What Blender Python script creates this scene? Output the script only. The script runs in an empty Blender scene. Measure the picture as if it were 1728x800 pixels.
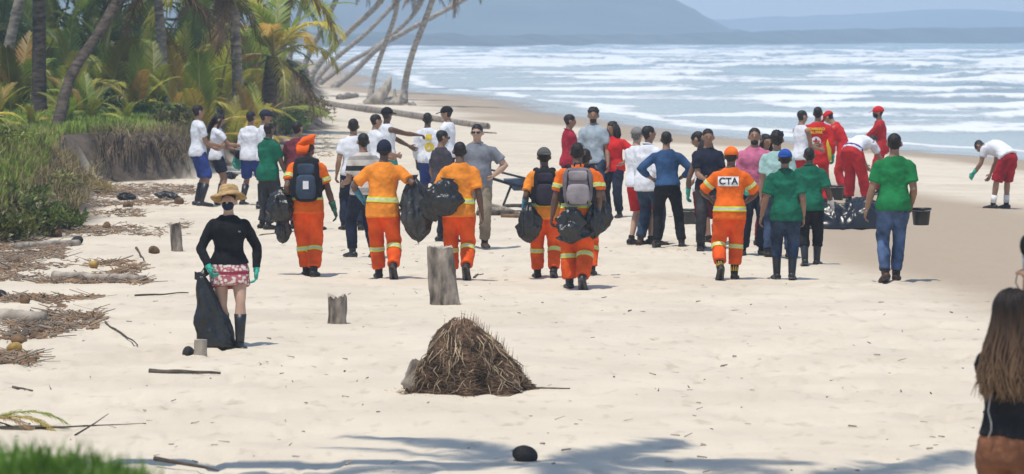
import bpy, bmesh, math, random
import numpy as np
from mathutils import Vector, Matrix, Euler, noise as mnoise
from mathutils.bvhtree import BVHTree

random.seed(7)
RS = np.random.RandomState(11)
scene = bpy.context.scene
COL = scene.collection
R = math.radians

# ------------------------------------------------------------------ camera
FPX, CX, CY, HC = 7200.0, 864.0, 400.0, 2.95
PITCH = math.atan((400.0 - 60.0) / FPX)
cam_d = bpy.data.cameras.new("camera")
cam = bpy.data.objects.new("camera", cam_d)
COL.objects.link(cam)
cam_d.sensor_width = 36.0
cam_d.lens = 150.0
cam_d.clip_start = 0.5
cam_d.clip_end = 20000.0
cam.location = (0, 0, HC)
cam.rotation_euler = (R(90) - PITCH, 0, 0)
cam_d.dof.use_dof = True
cam_d.dof.focus_distance = 48.0
cam_d.dof.aperture_fstop = 6.3
scene.camera = cam

# ------------------------------------------------------------------ sky, sun, exposure
SUN_ELEV, SUN_TO = 74.0, (0.55, 0.83)          # SUN_TO: ground direction the shadows point to
world = bpy.data.worlds.new("World")
scene.world = world
world.use_nodes = True
wn = world.node_tree
bg = wn.nodes["Background"]
sky = wn.nodes.new("ShaderNodeTexSky")
sky.sky_type = 'NISHITA'
sky.sun_disc = False
sky.sun_elevation = R(SUN_ELEV)
sky.sun_rotation = math.atan2(-SUN_TO[0], -SUN_TO[1])
sky.air_density = 1.0
sky.dust_density = 0.4
sky.ozone_density = 1.2
wn.links.new(sky.outputs[0], bg.inputs[0])
bg.inputs[1].default_value = 0.15
sun_d = bpy.data.lights.new("sun", 'SUN')
sun = bpy.data.objects.new("sun", sun_d)
COL.objects.link(sun)
sun_d.energy = 3.5
sun_d.angle = R(0.6)
sun_d.color = (1.0, 0.94, 0.835)
_e = R(SUN_ELEV)
_l = math.hypot(*SUN_TO)
sdir = Vector((SUN_TO[0] / _l * math.cos(_e), SUN_TO[1] / _l * math.cos(_e), -math.sin(_e)))
sun.rotation_euler = sdir.to_track_quat('-Z', 'Y').to_euler()
sun.location = (0, 0, 60)
vs = scene.view_settings
vs.view_transform = 'Standard'
vs.look = 'None'
vs.gamma = 1.0
vs.exposure = 0.06
vs.use_curve_mapping = False
scene.cycles.use_denoising = True
scene.cycles.max_bounces = 6
scene.cycles.volume_bounces = 1
scene.cycles.transparent_max_bounces = 8

# ------------------------------------------------------------------ helpers
def tag(o, label=None, cat=None, group=None, kind=None):
    if label: o["label"] = label
    if cat: o["category"] = cat
    if group: o["group"] = group
    if kind: o["kind"] = kind
    return o

def link(name, me, parent=None, mats=None, smooth=True):
    o = bpy.data.objects.new(name, me)
    COL.objects.link(o)
    if mats is not None:
        if not isinstance(mats, (list, tuple)): mats = [mats]
        if len(me.materials) == 0:
            for m in mats: me.materials.append(m)
    if smooth and len(me.polygons):
        me.polygons.foreach_set("use_smooth", [True] * len(me.polygons))
    if parent is not None: o.parent = parent
    return o

def bm_mesh(bm, name="mesh"):
    me = bpy.data.meshes.new(name)
    bm.to_mesh(me)
    bm.free()
    return me

def py_mesh(v, f, name="mesh"):
    me = bpy.data.meshes.new(name)
    v = np.asarray(v, dtype=np.float32).reshape(-1, 3)
    if isinstance(f, np.ndarray):
        k = f.shape[1]
        me.vertices.add(len(v)); me.vertices.foreach_set("co", v.ravel())
        me.loops.add(f.size); me.loops.foreach_set("vertex_index", f.ravel().astype(np.int32))
        me.polygons.add(len(f))
        me.polygons.foreach_set("loop_start", np.arange(0, f.size, k, dtype=np.int32))
        me.update(calc_edges=True)
        me.validate()
    else:
        me.from_pydata([tuple(x) for x in v], [], f)
        me.update()
    return me

def empty(name, loc=(0, 0, 0), rz=0.0, scale=1.0):
    o = bpy.data.objects.new(name, None)
    COL.objects.link(o)
    o.location = loc
    o.rotation_euler = (0, 0, rz)
    o.scale = (scale,) * 3
    o.empty_display_size = 0.2
    return o

def lin(c):
    c = c / 255.0
    return c / 12.92 if c <= 0.04045 else ((c + 0.055) / 1.055) ** 2.4

def S(r, g, b, k=1.0):
    return (lin(r) * k, lin(g) * k, lin(b) * k, 1.0)

MATS = {}
def mat(name, col, rough=0.8, var=0.12, vscale=9.0, bump=0.15, bscale=60.0, spec=0.3, trans=0.0,
        stretch=(1, 1, 1), rand=0.0, col2=None, sheen=0.0):
    """A procedural material: colour mottled by noise, fine relief, optional second colour and translucency."""
    if name in MATS: return MATS[name]
    m = bpy.data.materials.new(name)
    m.use_nodes = True
    nt = m.node_tree
    N, L = nt.nodes, nt.links
    bs = N["Principled BSDF"]
    bs.inputs["Roughness"].default_value = rough
    bs.inputs["Specular IOR Level"].default_value = spec
    tc = N.new("ShaderNodeTexCoord")
    mp = N.new("ShaderNodeMapping"); mp.inputs["Scale"].default_value = stretch
    L.new(tc.outputs["Object"], mp.inputs[0])
    n1 = N.new("ShaderNodeTexNoise"); n1.inputs["Scale"].default_value = vscale; n1.inputs["Detail"].default_value = 4.0
    L.new(mp.outputs[0], n1.inputs["Vector"])
    ramp = N.new("ShaderNodeValToRGB")
    c = np.array(col[:3])
    lo = c * (1 - 2.0 * var)
    hi = np.minimum(c * (1 + 1.4 * var), 0.95)
    if col2 is not None: lo = np.array(col2[:3])
    ramp.color_ramp.elements[0].position = 0.32
    ramp.color_ramp.elements[1].position = 0.68
    ramp.color_ramp.elements[0].color = (*np.maximum(lo, 0.0), 1)
    ramp.color_ramp.elements[1].color = (*hi, 1)
    L.new(n1.outputs[0], ramp.inputs[0])
    cout = ramp.outputs[0]
    if rand > 0:
        oi = N.new("ShaderNodeObjectInfo")
        hs = N.new("ShaderNodeHueSaturation")
        mr = N.new("ShaderNodeMapRange")
        mr.inputs["To Min"].default_value = 0.5 - rand * 0.28
        mr.inputs["To Max"].default_value = 0.5 + rand * 0.12
        L.new(oi.outputs["Random"], mr.inputs[0]); L.new(mr.outputs[0], hs.inputs["Hue"])
        mv = N.new("ShaderNodeMath"); mv.operation = 'MULTIPLY_ADD'
        mv.inputs[1].default_value = 0.7; mv.inputs[2].default_value = 0.7
        fr = N.new("ShaderNodeMath"); fr.operation = 'FRACT'
        m7 = N.new("ShaderNodeMath"); m7.operation = 'MULTIPLY'; m7.inputs[1].default_value = 7.31
        L.new(oi.outputs["Random"], m7.inputs[0]); L.new(m7.outputs[0], fr.inputs[0]); L.new(fr.outputs[0], mv.inputs[0])
        L.new(mv.outputs[0], hs.inputs["Value"])
        L.new(cout, hs.inputs["Color"]); cout = hs.outputs[0]
    L.new(cout, bs.inputs["Base Color"])
    if bump > 0:
        n2 = N.new("ShaderNodeTexNoise"); n2.inputs["Scale"].default_value = bscale; n2.inputs["Detail"].default_value = 3.0
        L.new(mp.outputs[0], n2.inputs["Vector"])
        b = N.new("ShaderNodeBump"); b.inputs["Strength"].default_value = bump; b.inputs["Distance"].default_value = 0.02
        L.new(n2.outputs[0], b.inputs["Height"]); L.new(b.outputs[0], bs.inputs["Normal"])
    if trans > 0:
        tr = N.new("ShaderNodeBsdfTranslucent"); L.new(cout, tr.inputs[0])
        mx = N.new("ShaderNodeMixShader"); mx.inputs[0].default_value = trans
        L.new(bs.outputs[0], mx.inputs[1]); L.new(tr.outputs[0], mx.inputs[2])
        L.new(mx.outputs[0], N["Material Output"].inputs[0])
    MATS[name] = m
    return m

# numpy value noise
_PERM = RS.randint(0, 1 << 30, size=65536)
def _hash(ix, iy):
    h = (ix.astype(np.int64) * 73856093) ^ (iy.astype(np.int64) * 19349663)
    return (_PERM[np.abs(h) % 65536] % 10007) / 10007.0
def vnoise(x, y):
    x = np.asarray(x, float); y = np.asarray(y, float)
    ix = np.floor(x); iy = np.floor(y)
    fx = x - ix; fy = y - iy
    fx = fx * fx * (3 - 2 * fx); fy = fy * fy * (3 - 2 * fy)
    a = _hash(ix, iy); b = _hash(ix + 1, iy); c = _hash(ix, iy + 1); d = _hash(ix + 1, iy + 1)
    return a + (b - a) * fx + (c - a) * fy + (a - b - c + d) * fx * fy
def fbm(x, y, o=4):
    s = 0; a = 0.5; t = 0
    for i in range(o):
        s = s + a * vnoise(x * 2 ** i + 17.3 * i, y * 2 ** i - 9.1 * i); t += a; a *= 0.5
    return s / t
def sstep(a, b, x):
    t = np.clip((x - a) / (b - a), 0, 1)
    return t * t * (3 - 2 * t)

# ------------------------------------------------------------------ terrain height
SEA = -0.6
_SH = np.array([(40, -40), (34, 0), (29, 40), (24.5, 80), (16.5, 120), (14.2, 128), (11.4, 138), (8.8, 158), (6.3, 172),
                (3.7, 197), (1.2, 232), (-1.2, 252), (-3.9, 270), (-6.6, 292), (-13, 426), (-22, 560), (-60, 900),
                (-160, 1500), (-500, 3000)], float)
def shore_x(y): return np.interp(y, _SH[:, 1], _SH[:, 0])
def shore_s(x, y):
    y = np.asarray(y, float)
    m = (shore_x(y + 6) - shore_x(y - 6)) / 12.0
    return (shore_x(y) - x) / np.sqrt(1 + m * m)
_BK = [(-8.2, -40), (-8.0, 20), (-7.6, 40), (-7.15, 51.8), (-7.24, 60.3), (-6.66, 62.8), (-7.6, 77.2), (-8.3, 86.7), (-6.74, 89.2), (-6.7, 93),
       (-6.6, 105), (-6.5, 121), (-6.35, 146), (-8.8, 190), (-10.5, 236), (-17, 366), (-26, 442), (-42, 600), (-110, 1000), (-300, 1800)]
_BKa = np.array(_BK, float)
def bank_t(x, y):
    """signed distance into the vegetated bank (positive inland of its foot)"""
    x = np.asarray(x, float); y = np.asarray(y, float)
    best = np.full(np.broadcast(x, y).shape, 1e9)
    for i in range(len(_BKa) - 1):
        a, b = _BKa[i], _BKa[i + 1]
        d = b - a
        t = np.clip(((x - a[0]) * d[0] + (y - a[1]) * d[1]) / (d @ d), 0, 1)
        best = np.minimum(best, np.hypot(x - a[0] - t * d[0], y - a[1] - t * d[1]))
    inside = x < np.interp(y, _BKa[:, 1], _BKa[:, 0])
    return np.where(inside, best, -best)
def ground(x, y, fine=True):
    x = np.asarray(x, float); y = np.asarray(y, float)
    s = shore_s(x, y)
    z = np.interp(s, [-300, -60, -10, 0, 6, 12, 18, 24, 1000], [-6, -3, -1.0, -.6, -.42, -.27, -.12, 0, 0.0])
    z = z + (fbm(x / 7.0, y / 9.0, 3) - .5) * 0.10 * sstep(0, 20, s) + (fbm(x / 9.0 + 5, y / 22.0, 3) - .5) * 0.13 * (1 - sstep(0, 16, s))
    t = bank_t(x, y) + (fbm(x / 1.6, y / 1.6, 3) - .5) * 0.9
    w = np.interp(y, [50, 70, 84, 88, 95, 110], [2.4, 2.0, 0.9, 0.35, 0.5, 1.4])
    hb = np.interp(y, [-10, 30, 50, 60, 75, 90, 110, 150, 240, 400], [.8, .9, 1.2, 1.35, 1.1, .86, .85, .85, .9, 1.2])
    k = sstep(0, 1, t / w)
    z = z + k * hb * (0.9 + 0.25 * fbm(x / 2.5, y / 2.5, 2)) + np.clip(t - w, 0, 60) * 0.035
    # near dune under the camera's left foreground
    g = sstep(1.0, 0.80, np.hypot((x + 2.0) / 1.62, (y - 10.0) / 3.2) + (fbm(x * 1.6, y * 1.6, 2) - .5) * .10)
    z = z + g * 1.72
    if fine:
        tr = sstep(14, 26, s) * (1 - k)
        z = z - (0.020 * sstep(.50, .66, fbm(x / .34, y / .60, 2)) + 0.022 * sstep(.56, .70, fbm(x / .16 + 40, y / .42, 2)) * sstep(.45, .6, fbm(x / 2.6, y / 5.0, 2))) * (0.25 + tr) + 0.010 * (fbm(x / .2, y / .25, 2) - .5)
    return z
def gz(x, y): return float(ground(np.array([x]), np.array([y]))[0])

_fw = Vector((0, math.cos(PITCH), -math.sin(PITCH))); _up = Vector((0, math.sin(PITCH), math.cos(PITCH)))
def ray(u, v): return Vector(((u - CX) / FPX, 0, 0)) + _fw + _up * ((CY - v) / FPX)
def on_ground(u, v):
    """the ground point that the photograph shows at pixel (u, v)"""
    r = ray(u, v)
    z = 0.0
    k = (HC - z) / -r.z
    for _ in range(12):
        z = gz(r.x * k, r.y * k)
        k = 0.5 * k + 0.5 * (HC - z) / -r.z
    return Vector((r.x * k, r.y * k, gz(r.x * k, r.y * k)))
def at_depth(u, v, y):
    r = ray(u, v)
    k = y / r.y
    return Vector((r.x * k, y, HC + r.z * k))
def proj(p):
    q = p - Vector((0, 0, HC))
    f = q.dot(_fw)
    return CX + FPX * q.x / f, CY - FPX * q.dot(_up) / f

# tube: closed loft along points
def tube(bm, pts, rad, hint=(1, 0, 0), n=10, cap=True):
    pts = [Vector(p) for p in pts]
    rings = []
    hint = Vector(hint)
    for i, p in enumerate(pts):
        a = pts[max(0, i - 1)]; b = pts[min(len(pts) - 1, i + 1)]
        t = (b - a)
        t = t.normalized() if t.length > 1e-9 else Vector((0, 0, 1))
        u = hint - t * hint.dot(t)
        if u.length < 1e-4: u = Vector((0, 1, 0)) - t * t.y
        if u.length < 1e-4: u = Vector((0, 0, 1)) - t * t.z
        u.normalize()
        w = t.cross(u)
        r = rad[i]
        if not isinstance(r, (tuple, list)): r = (r, r)
        rings.append([bm.verts.new(p + u * (r[0] * math.cos(2 * math.pi * k / n)) + w * (r[1] * math.sin(2 * math.pi * k / n))) for k in range(n)])
    fs = []
    for i in range(len(rings) - 1):
        for k in range(n):
            fs.append(bm.faces.new((rings[i][k], rings[i][(k + 1) % n], rings[i + 1][(k + 1) % n], rings[i + 1][k])))
    if cap:
        fs.append(bm.faces.new(list(reversed(rings[0]))))
        fs.append(bm.faces.new(rings[-1]))
    return fs

def ellipsoid(bm, c, r, rot=None, nu=14, nv=9):
    m = Matrix.Translation(Vector(c)) @ (rot.to_4x4() if rot is not None else Matrix()) @ Matrix.Diagonal((r[0], r[1], r[2], 1))
    return bmesh.ops.create_uvsphere(bm, u_segments=nu, v_segments=nv, radius=1.0, matrix=m)["verts"]

def box(bm, c, s, rot=None):
    m = Matrix.Translation(Vector(c)) @ (rot.to_4x4() if rot is not None else Matrix()) @ Matrix.Diagonal((s[0], s[1], s[2], 1))
    return bmesh.ops.create_cube(bm, size=1.0, matrix=m)["verts"]
# ================================================================== SETTING
def sand_material():
    m = bpy.data.materials.new("beach_sand"); m.use_nodes = True
    N, L = m.node_tree.nodes, m.node_tree.links
    bs = N["Principled BSDF"]
    tc = N.new("ShaderNodeTexCoord")
    def noise(scale, detail=4, st=(1, 1, 1)):
        mp = N.new("ShaderNodeMapping"); mp.inputs["Scale"].default_value = st
        L.new(tc.outputs["Object"], mp.inputs[0])
        n = N.new("ShaderNodeTexNoise"); n.inputs["Scale"].default_value = scale; n.inputs["Detail"].default_value = detail
        L.new(mp.outputs[0], n.inputs["Vector"]); return n
    def attr(nm):
        a = N.new("ShaderNodeAttribute"); a.attribute_name = nm; return a
    def mix(f, a, b):
        x = N.new("ShaderNodeMix"); x.data_type = 'RGBA'
        if hasattr(f, "links") or not isinstance(f, float): L.new(f, x.inputs[0])
        else: x.inputs[0].default_value = f
        for v, i in ((a, 6), (b, 7)):
            if isinstance(v, tuple): x.inputs[i].default_value = v
            else: L.new(v, x.inputs[i])
        return x.outputs[2]
    n1 = noise(0.7, 6); n2 = noise(6.0, 5, (1, .35, 1)); n3 = noise(90.0, 2)
    r1 = N.new("ShaderNodeValToRGB"); r1.color_ramp.elements[0].position = .35; r1.color_ramp.elements[1].position = .65
    r1.color_ramp.elements[0].color = (.61, .525, .405, 1); r1.color_ramp.elements[1].color = (.69, .60, .465, 1)
    L.new(n1.outputs[0], r1.inputs[0])
    r2 = N.new("ShaderNodeValToRGB"); r2.color_ramp.elements[0].position = .28; r2.color_ramp.elements[1].position = .42
    r2.color_ramp.elements[0].color = (.40, .34, .28, 1); r2.color_ramp.elements[1].color = (1, 1, 1, 1)
    L.new(n2.outputs[0], r2.inputs[0])
    mm = N.new("ShaderNodeMix"); mm.data_type = 'RGBA'; mm.blend_type = 'MULTIPLY'; mm.inputs[0].default_value = .30
    L.new(r1.outputs[0], mm.inputs[6]); L.new(r2.outputs[0], mm.inputs[7])
    dry = mm.outputs[2]
    damp, wet, soil = attr("damp"), attr("wet"), attr("soil")
    c = mix(damp.outputs["Fac"], dry, (.39, .305, .215, 1))
    c = mix(wet.outputs["Fac"], c, (.30, .245, .19, 1))
    n4 = noise(2.2, 6)
    rs = N.new("ShaderNodeValToRGB")
    rs.color_ramp.elements[0].color = (.030, .022, .017, 1); rs.color_ramp.elements[1].color = (.125, .088, .060, 1)
    rs.color_ramp.elements[0].position = .35; rs.color_ramp.elements[1].position = .7
    L.new(n4.outputs[0], rs.inputs[0])
    c = mix(soil.outputs["Fac"], c, rs.outputs[0])
    c = mix(attr("turf").outputs["Fac"], c, (.085, .10, .032, 1))
    L.new(c, bs.inputs["Base Color"])
    mr = N.new("ShaderNodeMapRange"); mr.inputs["To Min"].default_value = .95; mr.inputs["To Max"].default_value = .12
    L.new(wet.outputs["Fac"], mr.inputs[0]); L.new(mr.outputs[0], bs.inputs["Roughness"])
    bs.inputs["Specular IOR Level"].default_value = .35
    ad = N.new("ShaderNodeMath"); ad.operation = 'MULTIPLY_ADD'; ad.inputs[1].default_value = .25
    L.new(n3.outputs[0], ad.inputs[0]); L.new(n2.outputs[0], ad.inputs[2])
    bp = N.new("ShaderNodeBump"); bp.inputs["Distance"].default_value = .03
    ms = N.new("ShaderNodeMapRange"); ms.inputs["To Min"].default_value = .45; ms.inputs["To Max"].default_value = 0.0
    L.new(wet.outputs["Fac"], ms.inputs[0]); L.new(ms.outputs[0], bp.inputs["Strength"])
    so = N.new("ShaderNodeMath"); so.operation = 'MULTIPLY'; L.new(soil.outputs["Fac"], so.inputs[0]); L.new(n4.outputs[0], so.inputs[1])
    sb = N.new("ShaderNodeMath"); sb.operation = 'MULTIPLY_ADD'; sb.inputs[1].default_value = 9.0; L.new(so.outputs[0], sb.inputs[0]); L.new(ad.outputs[0], sb.inputs[2])
    L.new(sb.outputs[0], bp.inputs["Height"]); L.new(bp.outputs[0], bs.inputs["Normal"])
    return m

def grid_faces(nr, nc):
    i = np.arange(nr - 1)[:, None] * nc + np.arange(nc - 1)[None, :]
    return np.stack([i, i + 1, i + nc + 1, i + nc], -1).reshape(-1, 4)

def build_ground():
    rows = [-12.0]
    while rows[-1] < 2500:
        y = rows[-1]
        rows.append(y + (1.2 if y < 6 else 0.2 if y < 14 else 0.22 if y < 60 else 0.42 if y < 100 else 0.9 if y < 180 else 2.0 if y < 300 else max(4.0, y * .04)))
    Y = np.array(rows)
    c = np.concatenate([np.linspace(-1, -.2, 24)[:-1], np.linspace(-.2, -.13, 20)[:-1], np.linspace(-.13, .145, 250), np.linspace(.145, .25, 20)[1:], np.linspace(.25, 1, 20)[1:]])
    YY, CC = np.meshgrid(Y, c, indexing='ij')
    XX = CC * np.maximum(YY, 12.0) * (1 + 0)
    ZZ = ground(XX, YY)
    me = py_mesh(np.stack([XX, YY, ZZ], -1), grid_faces(len(Y), len(c)), "beach")
    s = shore_s(XX, YY); t = bank_t(XX, YY)
    n = fbm(XX / 5.0, YY / 14.0, 4) - .5
    n2 = fbm(XX / 2.0 + 3, YY / 3.0, 3) - .5
    # damp strip seaward of the berm crest and along the swash
    berm = sstep(23.7, 21.5, s + n * 2.2) * sstep(12.0, 16.0, s + n * 7.0) * sstep(110, 80, YY) * sstep(2.4, 4.0, XX + n * 1.5 - (YY - 55) * .035)
    low = sstep(8.5, 6.0, s + n * 6)
    damp = np.clip(np.maximum(berm * .95, low) + (n2 > .22) * .15, 0, 1)
    wet = sstep(.17, .05, ZZ - SEA + n2 * .10) 
    soil = sstep(-.35, .15, t + n2 * 1.2) * .96
    turf = sstep(.9, 1.9, t + n2 * 1.5)
    g = sstep(1.05, 0.9, np.hypot((XX + 2.0) / 1.62, (YY - 10.0) / 3.2) + n2 * .3)
    soil = np.maximum(soil, g)
    for nm, a in (("damp", damp), ("wet", wet), ("soil", soil), ("turf", turf)):
        at = me.attributes.new(nm, 'FLOAT', 'POINT'); at.data.foreach_set("value", a.ravel().astype(np.float32))
    o = link("beach_ground", me, None, sand_material())
    tag(o, kind="structure")
build_ground()

def sea_material():
    m = bpy.data.materials.new("sea_water"); m.use_nodes = True
    N, L = m.node_tree.nodes, m.node_tree.links
    bs = N["Principled BSDF"]
    tc = N.new("ShaderNodeTexCoord")
    a = N.new("ShaderNodeAttribute"); a.attribute_name = "foam"
    d = N.new("ShaderNodeAttribute"); d.attribute_name = "deep"
    mp = N.new("ShaderNodeMapping"); mp.inputs["Scale"].default_value = (1.0, .22, 3.0)
    L.new(tc.outputs["Object"], mp.inputs[0])
    n = N.new("ShaderNodeTexNoise"); n.inputs["Scale"].default_value = .9; n.inputs["Detail"].default_value = 8; n.inputs["Roughness"].default_value = .7
    L.new(mp.outputs[0], n.inputs["Vector"])
    ad = N.new("ShaderNodeMath"); ad.operation = 'ADD'; L.new(a.outputs["Fac"], ad.inputs[0]); L.new(n.outputs[0], ad.inputs[1])
    rp = N.new("ShaderNodeValToRGB"); rp.color_ramp.elements[0].position = .76; rp.color_ramp.elements[1].position = 1.08
    mr0 = N.new("ShaderNodeMapRange"); mr0.inputs["From Max"].default_value = 1.0
    L.new(ad.outputs[0], rp.inputs[0])
    wc = N.new("ShaderNodeValToRGB")
    e = wc.color_ramp.elements
    e[0].color = (.40, .39, .35, 1); e[0].position = 0.0
    e[1].color = (.085, .15, .155, 1); e[1].position = 1.0
    x = e.new(.25); x.color = (.27, .31, .30, 1)
    x = e.new(.6); x.color = (.15, .22, .22, 1)
    L.new(d.outputs["Fac"], wc.inputs[0])
    mx = N.new("ShaderNodeMix"); mx.data_type = 'RGBA'
    L.new(rp.outputs[0], mx.inputs[0]); L.new(wc.outputs[0], mx.inputs[6]); mx.inputs[7].default_value = (.72, .74, .75, 1)
    L.new(mx.outputs[2], bs.inputs["Base Color"])
    mr = N.new("ShaderNodeMapRange"); mr.inputs["To Min"].default_value = .18; mr.inputs["To Max"].default_value = .9
    L.new(rp.outputs[0], mr.inputs[0]); L.new(mr.outputs[0], bs.inputs["Roughness"])
    bs.inputs["IOR"].default_value = 1.33
    n2 = N.new("ShaderNodeTexNoise"); n2.inputs["Scale"].default_value = 1.6; n2.inputs["Detail"].default_value = 5
    L.new(tc.outputs["Object"], n2.inputs["Vector"])
    bp = N.new("ShaderNodeBump"); bp.inputs["Strength"].default_value = .5; bp.inputs["Distance"].default_value = .12
    L.new(n2.outputs[0], bp.inputs["Height"]); L.new(bp.outputs[0], bs.inputs["Normal"])
    return m

def build_sea():
    rows = [20.0]
    while rows[-1] < 4300:
        y = rows[-1]
        rows.append(y + (6 if y < 98 else 0.75 if y < 420 else 1.6 if y < 900 else y * .03))
    Y = np.array(rows)
    c = np.concatenate([np.linspace(-.5, -.16, 12)[:-1], np.linspace(-.16, .18, 230), np.linspace(.18, .8, 24)[1:]])
    YY, CC = np.meshgrid(Y, c, indexing='ij')
    XX = CC * YY
    s = -shore_s(XX, YY)                       # offshore distance
    off = .45 * s + .80 * (YY - 130)
    warp = (fbm(XX / 45, YY / 70, 3) - .5) * 26 + (fbm(XX / 6, YY / 16, 3) - .5) * 11
    lam = 19.0 + .03 * np.clip(YY - 150, 0, 900)
    ph = (off + warp) / lam
    fr = ph - np.floor(ph)
    idn = np.floor(ph)
    prof = np.where(fr < .22, sstep(0, .22, fr), 1 - sstep(.22, .95, fr))   # steep shoreward face
    crest = sstep(.36, .62, fbm(XX / 10 + idn * 3.7, YY / 38 + idn * 1.3, 4))
    A = np.interp(s, [-5, 2, 14, 40, 160, 400, 1500], [0, .04, .28, .62, .70, .55, .35])
    z = SEA + A * prof * (.25 + .75 * crest) + .05 * np.interp(s, [0, 20], [0, 1]) * (fbm(XX / 2.2, YY / 3.4, 3) - .5)
    z = np.where(s > -6, z, SEA)
    patch = fbm(XX / 8, YY / 22, 4)
    big = fbm(XX / 40, YY / 110, 3)
    cover = np.interp(s, [-2, 1, 8, 20, 45, 110, 190, 330, 700], [.14, .26, .40, .60, .60, .44, .18, .05, .01])
    behind = np.where(fr > .22, np.exp(-(fr - .22) / .30), sstep(.02, .2, fr))          # broken water trailing each crest
    foam = cover * (.15 + 1.2 * big) * (.3 + 1.2 * sstep(.38, .62, patch)) * (.62 + .8 * behind * (.35 + crest)) + .34 * behind ** 2 * crest * np.interp(s, [0, 15, 150, 350, 1000], [.2, 1, .95, .5, .25])
    # thin lace edge at the waterline
    foam += .5 * np.exp(-((s - 1.2 + (patch - .5) * 5) / .8) ** 2)
    foam = np.clip(foam, 0, .56)
    deep = np.interp(s, [0, 6, 40, 150, 400, 1000], [0, .12, .3, .5, .8, 1.0]) + (patch - .5) * .2
    me = py_mesh(np.stack([XX, YY, z], -1), grid_faces(len(Y), len(c)), "sea")
    for nm, a in (("foam", foam), ("deep", np.clip(deep, 0, 1))):
        at = me.attributes.new(nm, 'FLOAT', 'POINT'); at.data.foreach_set("value", a.ravel().astype(np.float32))
    o = link("sea", me, None, sea_material())
    tag(o, kind="structure")
build_sea()

def ridge(name, prof, depth, y0, m, seed, bumpy, dy=120):
    """a solid ridge: profile in photo pixels (u, v) at distance y0, falling away behind and in front"""
    us = np.linspace(prof[0][0], prof[-1][0], 260)
    vs_ = np.interp(us, [p[0] for p in prof], [p[1] for p in prof])
    yy = np.interp(us, [p[0] for p in prof], [p[2] if len(p) > 2 else y0 for p in prof])
    x = (us - CX) / FPX * yy
    top = HC + (60 - vs_) / FPX * yy + 1.0
    top = top + (fbm(us / 14 + seed, us * 0 + seed, 4) - .5) * bumpy
    offs = [-1.0, -.6, -.3, -.1, 0, .25, .6, 1.0]
    hs = [0, .35, .7, .93, 1.0, .9, .6, 0.0]
    V = np.stack([np.stack([x * (1 + o * depth / yy), yy + o * depth, SEA - .5 + (top - SEA + .5) * h * (1 + .12 * (fbm(us / 20 + seed + 9 * o, us / 50 + o * 3, 3) - .5) * (0 < h < 1))], -1)
                  for o, h in zip(offs, hs)], 0)
    me = py_mesh(V, grid_faces(len(offs), len(us)), name)
    o = link(name, me, None, m)
    tag(o, kind="structure")
hill_m = mat("hill_forest", (.035, .06, .035, 1), .95, .35, .02, 0.0)
coast_m = mat("coast_forest", (.03, .05, .028, 1), .95, .4, .05, 0.0)
ridge("far_ridge", [(-2500, 10), (900, 28), (1190, 36), (1260, 33), (1330, 30), (1420, 27), (1530, 20), (1640, 18), (1730, 22), (1900, 14), (4500, 10)], 320, 3700, hill_m, 3, 3)
ridge("headland_hill", [(-2500, -120), (200, -110), (600, -80), (800, -52), (960, -38), (1060, -18), (1130, 0), (1165, 14), (1195, 32), (1225, 48), (1262, 56), (1310, 62), (1350, 66)], 240, 2100, hill_m, 8, 3.5)
ridge("low_coast", [(-900, 55, 1300), (560, 60, 1300), (700, 62, 1350), (860, 64, 1450), (1000, 64, 1550), (1140, 61, 1650), (1290, 57, 1750), (1400, 54, 1850), (1560, 51, 1950), (1728, 49, 2050), (2400, 46, 2150), (4500, 44, 2250)], 90, 1500, coast_m, 5, 1.6)
# ================================================================== VEGETATION
M_TRUNK = mat("palm_trunk_dark", (.085, .066, .05, 1), .9, .35, 5, .6, 22, stretch=(1, 1, 3))
M_TRUNK2 = mat("palm_trunk_grey", (.24, .205, .17, 1), .9, .3, 4, .6, 18, stretch=(1, 1, 3))
M_TRUNK3 = mat('palm_trunk_pale', (.38, .335, .28, 1), .9, .25, 4, .6, 18, stretch=(1, 1, 3))
M_FROND = mat("palm_leaf_green", (.22, .28, .036, 1), .45, .30, 1.3, .0, trans=.5, rand=.22, spec=.5)
M_FRONDY = mat("palm_leaf_yellow", (.40, .33, .045, 1), .5, .3, 1.6, .0, trans=.42, rand=.25, col2=(.21, .22, .03, 1), spec=.4)
M_FRONDD = mat("palm_leaf_dead", (.27, .175, .09, 1), .85, .35, 2.0, .0, trans=.25, col2=(.13, .075, .04, 1))
M_RACHIS = mat("palm_rachis", (.34, .30, .11, 1), .6, .2, 3, 0)

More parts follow.
